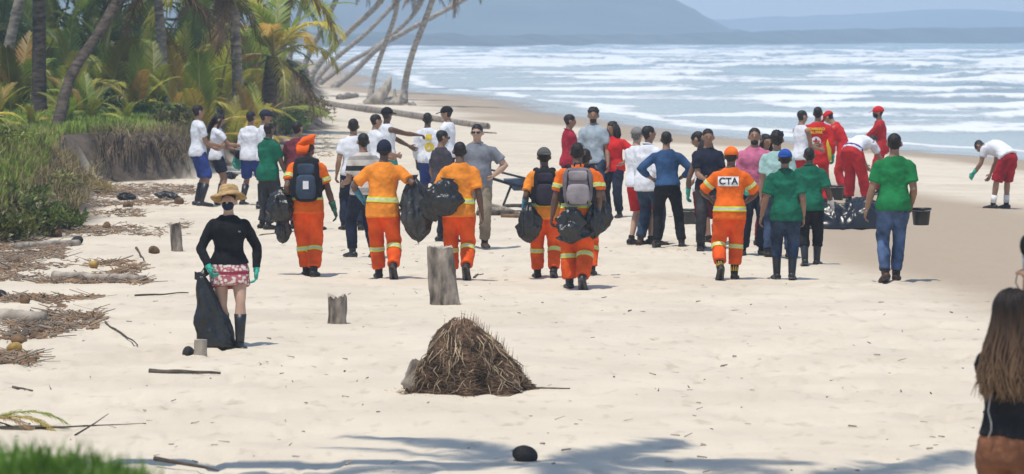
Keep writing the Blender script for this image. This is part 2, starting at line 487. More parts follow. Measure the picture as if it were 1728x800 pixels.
def frond_mesh(name, L=1.0, e0=70, droop=90, hang=.25, nl=44, seed=0, wid=.022, lf=.25, ragged=.15, twist=0.0):
    """one pinnate leaf: a curved rachis with two rows of folded leaflets. Base at origin, leaving towards +Y."""
    rr = random.Random(seed)
    v, f, mi = [], [], []
    P = []; p = Vector((0, 0, 0)); n = 26
    for i in range(n + 1):
        t = i / n
        a = R(e0 - droop * t ** 1.35)
        P.append((p.copy(), Vector((0, math.cos(a), math.sin(a)))))
        p = p + Vector((0, math.cos(a), math.sin(a))) * (L / n)
    for i in range(n):
        w0 = .017 * L * (1 - i / n) + .003; w1 = .017 * L * (1 - (i + 1) / n) + .003
        b = len(v)
        for (q, d), w in ((P[i], w0), (P[i + 1], w1)):
            nn = Vector((1, 0, 0)).cross(d)
            v += [q - Vector((w, 0, 0)), q + nn * w * .7, q + Vector((w, 0, 0)), q - nn * w * .5]
        for k in range(4):
            f.append((b + k, b + (k + 1) % 4, b + 4 + (k + 1) % 4, b + 4 + k)); mi.append(1)
    for side in (-1, 1):
        for j in range(nl):
            t = .13 + .87 * (j + rr.uniform(-.3, .3)) / nl
            t = min(max(t, .1), .995)
            if rr.random() < ragged * .35: continue
            x = t * n; i = min(int(x), n - 1); fr = x - i
            q = P[i][0].lerp(P[i + 1][0], fr); d = P[i][1].lerp(P[i + 1][1], fr).normalized()
            nn = Vector((1, 0, 0)).cross(d); nn.normalize()
            ln = L * lf * (math.sin(math.pi * min(1, (.16 + .80 * t))) ** .7) * rr.uniform(1 - ragged, 1.05)
            out = Vector((side, 0, 0)) * math.cos(R(38 + 22 * t)) + d * math.sin(R(38 + 22 * t)) + nn * rr.uniform(.0, .25)
            out.normalize()
            mid = q + out * ln * .5 + Vector((0, 0, -hang * .18 * ln))
            end = q + out * ln * .95 + Vector((0, 0, -hang * ln * rr.uniform(.7, 1.2))) + Vector((rr.uniform(-.05, .05), rr.uniform(-.05, .05), 0)) * ln
            wv = d * (wid * L * rr.uniform(.8, 1.15))
            b = len(v)
            v += [q - wv * .5, q + wv * .5, mid - wv * .55 + nn * 0, mid + wv * .55, end]
            f += [(b, b + 1, b + 3, b + 2), (b + 2, b + 3, b + 4)]; mi += [0, 0]
    me = py_mesh([tuple(a) for a in v], f, name)
    me.polygons.foreach_set("material_index", mi)
    return me
FR = {}
def frond_variant(kind, matl):
    key = (kind, matl.name)
    if key not in FR:
        kw = {"up0": dict(e0=86, droop=34, hang=.05, seed=1), "up1": dict(e0=72, droop=70, hang=.12, seed=2), "arch": dict(e0=52, droop=105, hang=.3, seed=3),
              "arch2": dict(e0=38, droop=100, hang=.4, seed=4, ragged=.3), "hang": dict(e0=5, droop=85, hang=.5, seed=5, ragged=.35),
              "dead": dict(e0=-25, droop=60, hang=.45, seed=6, ragged=.6, nl=34), "broad": dict(e0=90, droop=16, hang=.02, seed=9, lf=.33, nl=62, wid=.026, ragged=.08), "flat": dict(e0=25, droop=60, hang=.25, seed=8)}[kind]
        me = frond_mesh("frond_" + kind, **kw)
        me.materials.append(matl); me.materials.append(M_RACHIS if matl is not M_FRONDD else M_FRONDD)
        FR[key] = me
    return FR[key]

def palm(name, label, path, r0, r1, fronds, trunk_m=M_TRUNK, cat="palm tree", group=None, seed=0, skirt=0):
    """path: world points of the trunk, base first; fronds: list of (kind, material, azimuth deg, length, tilt deg)"""
    base = Vector(path[0])
    root = empty(name, base)
    tag(root, label, cat, group)
    rr = random.Random(seed)
    if len(path) > 1:
        pts = [Vector(p) - base for p in path]
        n = 40
        P = []
        for i in range(n + 1):
            t = i / n * (len(pts) - 1); k = min(int(t), len(pts) - 2); f = t - k
            a = pts[max(0, k - 1)]; b = pts[k]; c = pts[k + 1]; d = pts[min(len(pts) - 1, k + 2)]
            P.append(.5 * ((2 * b) + (c - a) * f + (2 * a - 5 * b + 4 * c - d) * f * f + (3 * b - a - 3 * c + d) * f ** 3))
        P[0] = P[0] - Vector((0, 0, .25))
        rad = [(r0 * (1 + .5 * math.exp(-i / 3.0))) * (1 - i / n) + r1 * (i / n) + (.035 * r0 if i % 2 else -.02 * r0) + rr.uniform(-.03, .03) * r0 for i in range(n + 1)]
        bm = bmesh.new(); tube(bm, P, rad, n=12)
        link("trunk", bm_mesh(bm), root, trunk_m)
        top = P[-1]; tdir = (P[-1] - P[-4]).normalized()
    else:
        top = Vector((0, 0, .02)); tdir = Vector((0, 0, 1))
        bm = bmesh.new(); tube(bm, [(0, 0, -.2), (0, 0, .1), (0, .02, .3)], [r0, r0 * .9, r0 * .4], n=10)
        link("trunk", bm_mesh(bm), root, trunk_m)
    q = Vector((0, 0, 1)).rotation_difference(tdir)
    q = q.slerp(q.__class__(), .45)
    for kind, mm, az, L, tilt in fronds:
        o = link("frond", frond_variant(kind, mm), root, smooth=False)
        o.location = top
        o.rotation_mode = 'QUATERNION'
        o.rotation_quaternion = q @ (Matrix.Rotation(R(az), 3, 'Z') @ Matrix.Rotation(R(tilt), 3, 'X')).to_quaternion()
        o.scale = (L, L, L)
    return root

def crown(n, L, seed, dead=2, yellow=.2, low=True):
    rr = random.Random(seed); out = []
    for i in range(n):
        az = i * 137.5 + rr.uniform(-15, 15)
        k = i / n
        kind = "up1" if k < .25 else "arch" if k < .55 else "arch2" if k < .8 else "hang"
        mm = M_FRONDY if rr.random() < yellow * (0.5 + k) else M_FROND
        out.append((kind, mm, az, L * rr.uniform(.85, 1.1), rr.uniform(-8, 8)))
    for i in range(dead): out.append(("dead", M_FRONDD, rr.uniform(0, 360), L * rr.uniform(.7, .9), 0))
    return out
def bank_pt(u, Y):
    x = (u - CX) / FPX * Y
    return Vector((x, Y, gz(x, Y)))

# --- tall trunks on the left bank
def rise(u, Y, v):   # point at pixel u, v and distance Y
    return at_depth(u, v, Y)
G1 = "tall coconut palms on the bank"
palm("coconut_palm", "thick dark vertical palm trunk at the far left among young palms", [bank_pt(66, 97), rise(66, 97, 60), rise(66, 97, -60), rise(72, 97, -230)], .165, .13, crown(6, 3.6, 1, 2), M_TRUNK, group=G1, seed=1)
palm("coconut_palm", "dark palm trunk leaning right up from the grassy bank edge", [bank_pt(94, 88), rise(120, 89, 128), rise(165, 90, 58), rise(205, 91, -20), rise(270, 92, -190)], .115, .10, crown(6, 3.6, 2, 2), M_TRUNK, group=G1, seed=2)
palm("coconut_palm", "brown palm trunk leaning at the left edge behind the thick one", [bank_pt(-12, 108), rise(8, 108, 110), rise(28, 108, 20), rise(70, 108, -160)], .15, .12, crown(9, 3.6, 3, 3), M_TRUNK2, group=G1, seed=3)
palm("coconut_palm", "pale grey palm trunk behind the young palm near the white shirts", [bank_pt(404, 112), rise(400, 112, 120), rise(396, 112, 30), rise(398, 112, -45)], .15, .12, crown(12, 3.7, 4, 4, .35), M_TRUNK2, group=G1, seed=4)
palm("coconut_palm", "short stout palm with ragged brown skirt beside the dune grass", [bank_pt(452, 118), rise(455, 118, 150), rise(462, 118, 96)], .22, .20, crown(13, 2.7, 5, 5, .5), M_TRUNK, group=G1, seed=5)
palm("coconut_palm", "palm with arching crown overhanging the right end of the grove", [bank_pt(470, 135), rise(478, 135, 60), rise(490, 135, -12)], .16, .13, crown(13, 3.6, 6, 3, .45), M_TRUNK2, group=G1, seed=6)
palm("coconut_palm", "palm with hanging yellow fronds above the scarp", [bank_pt(280, 110), rise(272, 110, 60), rise(262, 110, -38)], .13, .11, crown(12, 3.5, 8, 4, .5), M_TRUNK2, group=G1, seed=8)

# --- young trunkless palms
G2 = "young stemless palms on the bank"
def young(u, Y, L, n, seed, label, yellow=.15, upright=None):
    rr = random.Random(seed)
    fr = []
    for i in range(n):
        k = i / n
        fr.append((("up0", "up1", "up1", "arch", "flat")[min(4, int(k * 5))], M_FRONDY if rr.random() < yellow else M_FROND, i * 137.5 + rr.uniform(-20, 20), L * rr.uniform(.7, 1.08), rr.uniform(-12, 12)))
    if upright: fr += upright
    palm("young_palm", label, [bank_pt(u, Y)], .12, .1, fr, M_TRUNK, group=G2, seed=seed)
young(338, 97, 1.75, 8, 21, "young palm with one broad upright frond behind the man in blue shorts", .45,
      [("broad", M_FROND, 178, 2.15, -4), ("broad", M_FRONDY, 120, 1.6, 12), ("arch", M_FRONDY, -75, 1.75, 10), ("arch", M_FRONDD, 75, 1.7, 5)])
young(54, 90, .72, 7, 22, "small bright yellow-green palm sprout at the foot of the thick trunk", .9)
young(152, 94, 1.25, 9, 23, "young dark green palm right of the leaning trunk", .05)
young(212, 96, .8, 8, 24, "small light green palm sprout in the centre of the bank", .4)
young(112, 92, 1.1, 7, 25, "dark young palm tucked behind the leaning trunk's base", 0)
young(-8, 88, 1.3, 9, 26, "young palm at the left photo edge with pale fronds", .3)
palm('young_palm', 'low palm whose pale arching leaf droops in from the left edge', [bank_pt(-62, 70)], .1, .08, [('arch', M_FRONDY, -72, 1.25, 6), ('arch', M_FROND, -110, 1.2, 0), ('up1', M_FROND, 60, 1.1, 0), ('arch', M_FROND, 150, 1.2, 0), ('flat', M_FROND, 10, 1.1, 0)], M_TRUNK, group=G2, seed=44)
young(262, 104, 2.0, 10, 27, "young palm with brown-tipped fronds left of the broad upright frond", .4)
young(30, 104, 2.4, 11, 28, "large young palm filling the upper left corner", .15)
young(110, 108, 2.6, 11, 29, "large young palm between the vertical and leaning trunks", .1)
young(185, 112, 2.7, 12, 30, "large young palm behind the leaning trunk's top", .2)
young(305, 112, 2.9, 12, 31, "tall young palm right behind the broad upright frond", .3)
young(372, 116, 2.7, 12, 32, "young palm with orange-yellow fronds left of the grey trunk", .6)
young(428, 110, 1.9, 10, 33, "ochre-fronded young palm beside the stout skirted palm", .85)
young(440, 124, 2.8, 12, 34, "tall young palm above the two men with dark heads", .25)
young(240, 126, 3.1, 12, 35, "deep green young palm at the back of the grove", .1)
young(70, 126, 3.2, 12, 36, "deep green young palm behind the thick vertical trunk", .1)
young(340, 134, 3.3, 13, 37, "back row young palm above the broad frond", .1)
young(150, 140, 3.4, 13, 38, "back row young palm above the leaning trunk", .1)
young(420, 142, 3.4, 13, 39, "back row young palm left of the leaning far trunks", .2)
young(20, 99, 1.5, 9, 61, "bright green young palm left of the thick vertical trunk", .35, [("broad", M_FROND, 170, 1.7, -8)])
young(128, 100, 1.6, 9, 62, "bright green young palm seen through the gap between the two dark trunks", .3, [("broad", M_FRONDY, 200, 1.6, 6)])
young(232, 101, 1.5, 9, 63, "fresh green young palm on the bank centre behind the small sprout", .35, [("broad", M_FROND, 150, 1.75, 4)])
young(300, 103, 1.9, 10, 64, "yellow-green young palm just left of the broad upright frond's base", .5)
young(392, 104, 1.5, 9, 65, "ochre and green young palm in front of the pale grey trunk", .6)
young(-30, 130, 3.3, 13, 40, "back row young palm beyond the left photo edge", .1)

# --- distant palms leaning over the beach
G3 = "distant palms leaning over the beach"
def far_palm(label, px, r, seed, n=12, L=3.0, Y=None):
    b = on_ground(*px[0]) if Y is None else bank_pt(px[0][0], Y)
    path = [b] + [at_depth(u, v, b.y - i * 1.2) for i, (u, v) in enumerate(px[1:])]
    palm("leaning_palm", label, path, r, r * .8, crown(n, L, seed, 4, .3), M_TRUNK3, group=G3, seed=seed)
far_palm("long pale palm trunk leaning farthest right across the hill", [(562, 148), (600, 118), (642, 78), (690, 50), (800, -12), (840, -60)], .19, 51)
far_palm("leaning far palm with a crown just above the photo's top edge", [(536, 143), (585, 108), (645, 72), (700, 22), (722, -22)], .17, 52)
far_palm("leaning far palm whose trunk crosses under the long pale one", [(528, 141), (565, 100), (622, 52), (690, -20), (720, -60)], .17, 53)
far_palm("dark leaning far palm left of the crossing trunks", [(518, 139), (545, 100), (590, 52), (640, 5), (668, -45)], .19, 54)
far_palm("steep leaning far palm at the back of the row", [(506, 132), (520, 95), (548, 40), (590, -50)], .17, 55)
far_palm("thin upright far palm at the left end of the leaning row", [(486, 130), (492, 80), (506, 20), (530, -60)], .15, 56)
far_palm("slender palm standing on open sand left of the driftwood roots", [(624, 166), (634, 120), (652, 68), (668, 20), (676, -45)], .14, 57)
far_palm("curved palm with flared roots standing alone on open sand", [(682, 177), (684, 140), (696, 90), (722, 22), (744, -45)], .165, 58)

# --- leafy shrubs
M_LEAF = mat("shrub_leaf", (.085, .15, .022, 1), .45, .4, 2.0, 0, trans=.35, rand=.3, spec=.5)
M_LEAFY = mat("shrub_leaf_dry", (.26, .22, .09, 1), .7, .4, 2.0, 0, trans=.3, rand=.3)
M_STEM = mat("shrub_stem", (.12, .09, .06, 1), .9, .3, 6, .3)
def shrub(name, label, c, rad, n, leaf, m, seed, cat="shrub", group=None):
    rr = np.random.RandomState(seed)
    root = empty(name, c); tag(root, label, cat, group)
    V, F = [], []
    k = max(5, int(n / 90))
    cl = rr.normal(0, .45, (k, 3)) * np.array(rad); cl[:, 2] = np.abs(cl[:, 2]) + rad[2] * .3
    pos = cl[rr.randint(0, k, n)] + rr.normal(0, .2, (n, 3)) * np.array(rad)
    pos[:, 2] = np.maximum(pos[:, 2], -.05)
    for p in pos:
        a = Vector(rr.normal(0, 1, 3)); a.z = abs(a.z) * .7 + .1; a.normalize()
        s = Vector(rr.normal(0, 1, 3)); s = (s - a * s.dot(a)).normalized()
        ln = leaf * rr.uniform(.6, 1.3); w = ln * rr.uniform(.28, .45)
        p = Vector(p); b = len(V)
        V += [p, p + a * ln * .5 + s * w * .5, p + a * ln, p + a * ln * .5 - s * w * .5]
        F.append((b, b + 1, b + 2, b + 3))
    fo = link("foliage", py_mesh([tuple(x) for x in V], F), root, m, smooth=False); fo["kind"] = "stuff"
    bm = bmesh.new()
    for q in cl[:12]:
        tube(bm, [(0, 0, -.1), Vector(q) * .5 + Vector((0, 0, .05)), Vector(q)], [.022, .014, .006], n=5)
    link("stems", bm_mesh(bm), root, M_STEM)
    return root
GS = "leafy shrubs on the bank"
for i, (u, Y, rx, rz, n, mm, lb) in enumerate([
    (4, 61, .55, .34, 1300, M_LEAF, "dark green glossy shrub at the left edge low on the bank"),
    (60, 62.5, .45, .28, 1100, M_LEAF, "dark green leafy shrub spilling to the sand in front of dry grass"),
    (26, 66, .5, .26, 700, M_LEAF, "green shrub midway up the left bank slope"),
    (112, 64, .28, .20, 500, M_LEAF, "small green shrub at the tip of the bank above driftwood"),
    (-20, 72, .6, .3, 700, M_LEAF, "bright green shrub under the drooping pale leaf"),
    (104, 74, .42, .22, 500, M_LEAFY, "dry yellowish shrub on the bank slope"),
    (146, 80, .4, .22, 500, M_LEAFY, "straw coloured shrub left of the dark scarp"),
    (300, 94, .5, .35, 600, M_LEAFY, "dry brown bush on top of the scarp's right end"),
    (250, 100, .8, .4, 800, M_LEAF, "low green bush on top of the scarp"),
    (180, 102, .8, .5, 800, M_LEAF, "low green bush behind the scarp's left end"),
    (500, 140, .9, .5, 1100, M_LEAFY, "dry olive bush on the dune right of the stout palm"),
    (528, 150, .8, .45, 900, M_LEAFY, "straw coloured bush at the right tip of the dune"),
    (478, 126, .7, .6, 900, M_LEAF, "green bush at the foot of the dune behind the maroon shirt"),
    (485, 165, 1.2, .9, 1000, M_LEAFY, "grey-brown thicket under the distant leaning palms"),
    (420, 118, .7, .6, 900, M_LEAFY, "brown thicket between the grey trunk and stout palm")]):
    shrub("shrub", lb, bank_pt(u, Y), (rx, rx, rz), n, .11 if Y < 90 else .16, mm, 100 + i, group=GS)

# --- woodland backing: one mass of fronds behind the grove
def join_fronds(name, label, spots, m, kinds):
    V, F = [], []
    for (p, az, L, tilt, kd) in spots:
        me = frond_variant(kd, m)
        co = np.empty(len(me.vertices) * 3, np.float32); me.vertices.foreach_get("co", co); co = co.reshape(-1, 3)
        M = np.array(Matrix.Rotation(az, 3, 'Z') @ Matrix.Rotation(tilt, 3, 'X')) * L
        b = len(V); V.extend((co @ M.T + np.array(p)).tolist())
        F += [tuple(b + i for i in pl.vertices) for pl in me.polygons]
    o = link(name, py_mesh(V, F), None, m, smooth=False)
    tag(o, label, "undergrowth", kind="stuff")
rr = random.Random(5)
sp = []
for i in range(430):
    u = rr.uniform(-140, 440); Y = rr.uniform(122, 165)
    p = bank_pt(u, Y); p.z += rr.uniform(0, 7.5)
    sp.append((tuple(p), rr.uniform(0, 6.28), rr.uniform(2.6, 4.0), rr.uniform(-.3, .3), rr.choice(["arch", "arch2", "up1", "hang"])))
M_FRONDB = mat("palm_leaf_deep", (.115, .16, .028, 1), .5, .35, .8, .0, trans=.5, spec=.4)
join_fronds("palm_undergrowth", "dense dark palm thicket closing the back of the grove", sp, M_FRONDB, None)

# --- grasses
def blades(name, label, pts, lmin, lmax, w, m, seed, lean=.5, cat="grass"):
    r_ = np.random.RandomState(seed); n = len(pts)
    P = np.asarray(pts, float); az = r_.uniform(0, 2 * math.pi, n); L = r_.uniform(lmin, lmax, n); ln = r_.uniform(.1, lean, n)
    d = np.stack([np.cos(az) * ln, np.sin(az) * ln, np.ones(n)], -1); d /= np.linalg.norm(d, axis=1)[:, None]
    s = np.stack([-np.sin(az), np.cos(az), np.zeros(n)], -1) * (w * r_.uniform(.6, 1.4, n))[:, None]
    mid = P + d * (L * .55)[:, None]
    end = mid + (d * .8 + np.stack([np.cos(az), np.sin(az), -np.ones(n) * .2], -1) * .5 * ln[:, None]) * (L * .5)[:, None]
    V = np.stack([P - s, P + s, mid + s * .8, mid - s * .8, end], 1).reshape(-1, 3)
    b = np.arange(n) * 5
    F = [tuple(x) for x in np.stack([b, b + 1, b + 2, b + 3], -1)] + [tuple(x) for x in np.stack([b + 3, b + 2, b + 4], -1)]
    o = link(name, py_mesh(V, F), None, m, smooth=False); tag(o, label, cat, kind="stuff"); return o
M_GRASS = mat("bank_grass", (.24, .33, .05, 1), .6, .35, .7, 0, trans=.35, col2=(.17, .20, .045, 1))
M_GRASSD = mat("dry_grass", (.25, .20, .10, 1), .8, .35, 1.2, 0, trans=.3, col2=(.12, .10, .045, 1))
M_GRASSF = mat("near_grass", (.13, .235, .03, 1), .5, .35, 3.0, 0, trans=.45, col2=(.075, .15, .02, 1))
def scatter(n, y0, y1, u0, u1, tmin, tmax, seed, zoff=0):
    r_ = np.random.RandomState(seed); out = []
    Y = r_.uniform(y0, y1, n * 3); U = r_.uniform(u0, u1, n * 3); X = (U - CX) / FPX * Y
    t = bank_t(X, Y); k = (t > tmin) & (t < tmax)
    X, Y = X[k][:n], Y[k][:n]
    return np.stack([X, Y, ground(X, Y) + zoff], -1)
blades("bank_grass", "short green grass covering the top of the bank", scatter(46000, 60, 112, -60, 340, .8, 40, 1), .10, .30, .017, M_GRASS, 2)
blades("dune_grass", "olive grass covering the far dune under the palms", scatter(9000, 108, 190, 400, 560, .3, 14, 3), .15, .5, .02, M_GRASSD, 4)
blades("dry_slope_grass", "dry straw grass and roots hanging down the bank slope", np.concatenate([scatter(7000, 55, 83, -40, 330, .05, 2.0, 5), scatter(1300, 83, 96, 150, 345, .05, 1.0, 15)]), .10, .38, .012, M_GRASSD, 6, lean=1.4)
_r = np.random.RandomState(9)
_x = _r.uniform(-3.6, -.4, 26000); _y = _r.uniform(8.6, 13.2, 26000)
_g = np.hypot((_x + 2.0) / 1.62, (_y - 10.0) / 3.2); _k = _g < .92 + _r.uniform(-.10, .06, 26000)
_x, _y = _x[_k], _y[_k]
blades("foreground_grass", "bright green grass out of focus in the bottom left corner", np.stack([_x, _y, ground(_x, _y)], -1), .05, .13, .006, M_GRASSF, 10, lean=.9)

def scarp_roots():
    r_ = random.Random(77); bm = bmesh.new()
    for i in range(230):
        u = r_.uniform(150, 345); Y0 = float(np.interp(u, [150, 175, 320, 345], [78.5, 87.2, 89.7, 94]))
        for dy in np.linspace(-1.0, 1.8, 15):              # walk inland to the lip
            x = (u - CX) / FPX * (Y0 + dy); z = gz(x, Y0 + dy)
            if z > .55: break
        else: continue
        p = Vector((x, Y0 + dy - .05, z + .02)); pts = [p + Vector((0, .25, .03)), p]
        L_ = r_.uniform(.15, .75); dx = r_.uniform(-.12, .12)
        for k in range(1, 5):
            q = p + Vector((dx * k / 4 + r_.uniform(-.02, .02), -.06 * k - r_.uniform(0, .05), -L_ * k / 4))
            q.z = max(q.z, gz(q.x, q.y) + .01); pts.append(q)
        tube(bm, pts, [.008, .008, .007, .006, .004, .002], n=4)
    o = link("hanging_roots", bm_mesh(bm), None, mat("hanging_root", (.16, .115, .075, 1), .9, .4, 3, 0, col2=(.05, .035, .025, 1)))
    tag(o, "thin brown roots hanging down the face of the eroded scarp", "roots", kind="stuff")
scarp_roots()
# ================================================================== PEOPLE
SK = {"dark": (.145, .082, .055, 1), "brown": (.28, .155, .10, 1), "tan": (.32, .18, .115, 1), "light": (.47, .295, .21, 1)}
def skin(k): return mat("skin_" + k, SK[k], .55, .10, 7, .05, 80, spec=.35)
def cloth(name, col, var=.16, rough=.85, bump=.5, bscale=17, **kw): return mat("cloth_" + name, col, rough, var, 5, bump, bscale, spec=.15, **kw)
HAIR = mat("hair_black", (.020, .016, .014, 1), .5, .4, 30, .5, 70)
HAIRB = mat("hair_brown", (.03, .02, .013, 1), .5, .4, 30, .5, 70)
HAIRG = mat("hair_grey", (.16, .15, .14, 1), .6, .4, 40, .5, 70)
RUBBER = mat("black_rubber", (.014, .015, .017, 1), .42, .3, 8, .2, 20, spec=.5)
LEATHER = mat("dark_shoe_leather", (.02, .016, .014, 1), .55, .3, 9, .2, 40)
BROWNL = mat("brown_shoe_leather", (.07, .038, .024, 1), .6, .3, 9, .2, 40)
TEAL = mat("teal_rubber_glove", (.03, .40, .30, 1), .5, .15, 9, .25, 30, spec=.5)
DGREEN = mat("dark_green_glove", (.02, .10, .06, 1), .6, .2, 9, .25, 30)
WHITEG = mat("white_glove", (.62, .62, .62, 1), .8, .15, 9, .25, 30)
BLUEG = mat("blue_sleeve", (.06, .25, .36, 1), .6, .15, 9, .25, 30)
SOLE = mat("shoe_sole", (.10, .09, .085, 1), .8, .3, 12, .3, 40)
EYEW = mat("eye_white", (.65, .62, .58, 1), .4, .03, 5, 0)
DARKD = mat("facial_dark", (.012, .009, .008, 1), .5, .2, 5, 0)
LIP = mat("lips", (.20, .07, .06, 1), .5, .1, 5, 0)
YEL = mat("reflective_yellow", (.62, .70, .06, 1), .5, .06, 12, .1, 40)
SILV = mat("reflective_silver", (.52, .54, .52, 1), .35, .06, 12, .1, 40)
WHITEP = mat("white_print", (.78, .78, .78, 1), .7, .05, 9, .1, 40)
BLACKP = mat("black_print", (.02, .02, .022, 1), .7, .1, 9, .1, 40)
YELP = mat("yellow_print", (.70, .50, .03, 1), .7, .1, 9, .1, 40)
ORANGE = cloth("orange_uniform", (.80, .145, .012, 1), .10)
ORANGEF = cloth("faded_orange_uniform", (.82, .265, .03, 1), .12)
ORANGEL = cloth("orange_trousers", (.78, .10, .012, 1), .14)
NAVY = cloth("navy", (.018, .022, .042, 1), .25)
BLACK = cloth("black", (.012, .012, .014, 1), .3)
CHAR = cloth("charcoal", (.04, .038, .04, 1), .25)
JEANS = cloth("blue_denim", (.075, .12, .23, 1), .35)
JEANSD = cloth("dark_denim", (.035, .055, .10, 1), .3)
GREEN = cloth("dark_green_polo", (.008, .125, .072, 1), .18)
GREENB = cloth("bright_green_tee", (.012, .185, .055, 1), .15)
WHITE = cloth("white_cotton", (.74, .75, .79, 1), .06)
RED = cloth("red_cotton", (.50, .022, .025, 1), .15)
REDB = cloth("bright_red_top", (.60, .022, .022, 1), .12)
REDD = cloth("deep_red", (.34, .012, .022, 1), .2)
BLUESH = cloth("royal_blue_shorts", (.03, .055, .22, 1), .15)

_TS = [(.80, .10, .085, -.01), (.86, .150, .108, -.012), (.93, .168, .118, -.012), (1.0, .155, .106, -.004), (1.08, .140, .098, 0), (1.18, .146, .105, .004),
       (1.28, .164, .115, .006), (1.34, .172, .112, .002), (1.39, .160, .098, -.006), (1.425, .128, .082, -.010), (1.455, .086, .068, -.010), (1.50, .058, .060, -.008)]
_TA = np.array(_TS)
def tsec(z, fem=False, belly=0.0):
    a = np.interp(z, _TA[:, 0], _TA[:, 1]); b = np.interp(z, _TA[:, 0], _TA[:, 2]); y = np.interp(z, _TA[:, 0], _TA[:, 3])
    if fem:
        a *= float(np.interp(z, [.8, .93, 1.08, 1.3, 1.42], [1.04, 1.06, .93, .93, .90]))
        b += float(np.interp(z, [1.1, 1.27, 1.36], [0, .022, 0])); y += float(np.interp(z, [1.1, 1.27, 1.36], [0, .018, 0]))
    if belly:
        w = math.exp(-((z - 1.07) / .13) ** 2); a += belly * .6 * w; b += belly * w; y += belly * .5 * w
    return a, b, y

def ik(root, target, l1, l2, pole):
    d = target - root
    L = min(d.length, (l1 + l2) * .998)
    d.normalize()
    a = (l1 * l1 - l2 * l2 + L * L) / (2 * L)
    h = math.sqrt(max(l1 * l1 - a * a, 0))
    p = pole - d * pole.dot(d)
    if p.length < 1e-5: p = Vector((0, -1, .1))
    p.normalize()
    return root + d * a + p * h, root + d * L

def evaluate(items):
    """items: list of (bm, voxel, smooth iterations, wrinkle strength, wrinkle size) -> meshes"""
    obs = []
    for bm, vox, it, wr, ws in items:
        bmesh.ops.recalc_face_normals(bm, faces=bm.faces)
        me = bm_mesh(bm)
        o = bpy.data.objects.new("tmp", me); COL.objects.link(o)
        r = o.modifiers.new("r", 'REMESH'); r.mode = 'VOXEL'; r.voxel_size = vox
        s = o.modifiers.new("s", 'SMOOTH'); s.factor = .5; s.iterations = it
        if wr > 0:
            key = "wrinkle_%d" % int(ws * 1000)
            tx = bpy.data.textures.get(key)
            if tx is None:
                tx = bpy.data.textures.new(key, 'CLOUDS'); tx.noise_scale = ws; tx.noise_depth = 2
            d = o.modifiers.new("d", 'DISPLACE'); d.texture = tx; d.strength = wr; d.mid_level = .5; d.texture_coords = 'LOCAL'
        obs.append(o)
    dg = bpy.context.evaluated_depsgraph_get()
    out = []
    for o in obs:
        out.append(bpy.data.meshes.new_from_object(o.evaluated_get(dg)))
    for o in obs:
        m = o.data; bpy.data.objects.remove(o); bpy.data.meshes.remove(m)
    return out

def hand_geom(bm, W, d, n, side, k=1.0, curl=1.0):
    """palm, four jointed fingers and a thumb; W wrist, d hand direction, n palm normal"""
    d = d.normalized(); n = (n - d * n.dot(d)).normalized()
    w = d.cross(n) * side                         # towards the thumb
    if w.y < -.15: w = -w
    pts = [W - d * .015, W + d * .03, W + d * .075, W + d * .10]
    tube(bm, pts, [(.026 * k, .020 * k), (.036 * k, .019 * k), (.042 * k, .018 * k), (.038 * k, .014 * k)], hint=w, n=8)
    for i, (off, ln) in enumerate(((.031, .074), (.011, .084), (-.010, .078), (-.030, .060))):
        b = W + d * .092 + w * off
        c1, c2 = R(18 + 14 * curl * (1 + .1 * i)), R(40 + 38 * curl)
        d1 = d * math.cos(c1) + n * math.sin(c1); d2 = d * math.cos(c2) + n * math.sin(c2)
        tube(bm, [b, b + d1 * ln * .52, b + d1 * ln * .52 + d2 * ln * .34, b + d1 * ln * .52 + d2 * ln * .55], [.0098 * k, .0092 * k, .0082 * k, .005 * k], hint=w, n=6)
    b = W + d * .028 + w * .030
    td = (d * .75 + w * .62 + n * .25 * curl).normalized()
    te = (d * .95 + w * .15 + n * .35 * curl).normalized()
    tube(bm, [b, b + td * .045, b + td * .045 + te * .032], [.013 * k, .011 * k, .006 * k], hint=n, n=6)

def foot_geom(bm, A, fwd, up, k=1.0, inflate=0.0):
    s = fwd.cross(up)
    secs = [(-.075, .030, .034, .062), (-.055, .040, .042, .055), (0, .041, .046, .050), (.06, .044, .036, .058), (.12, .050, .028, .066), (.17, .044, .022, .071), (.195, .026, .014, .076)]
    tube(bm, [A + fwd * (a * k) - up * (dz * 1.0) for a, _, _, dz in secs], [((w + inflate), (h + inflate * .6)) for _, w, h, _ in secs], hint=s, n=10)

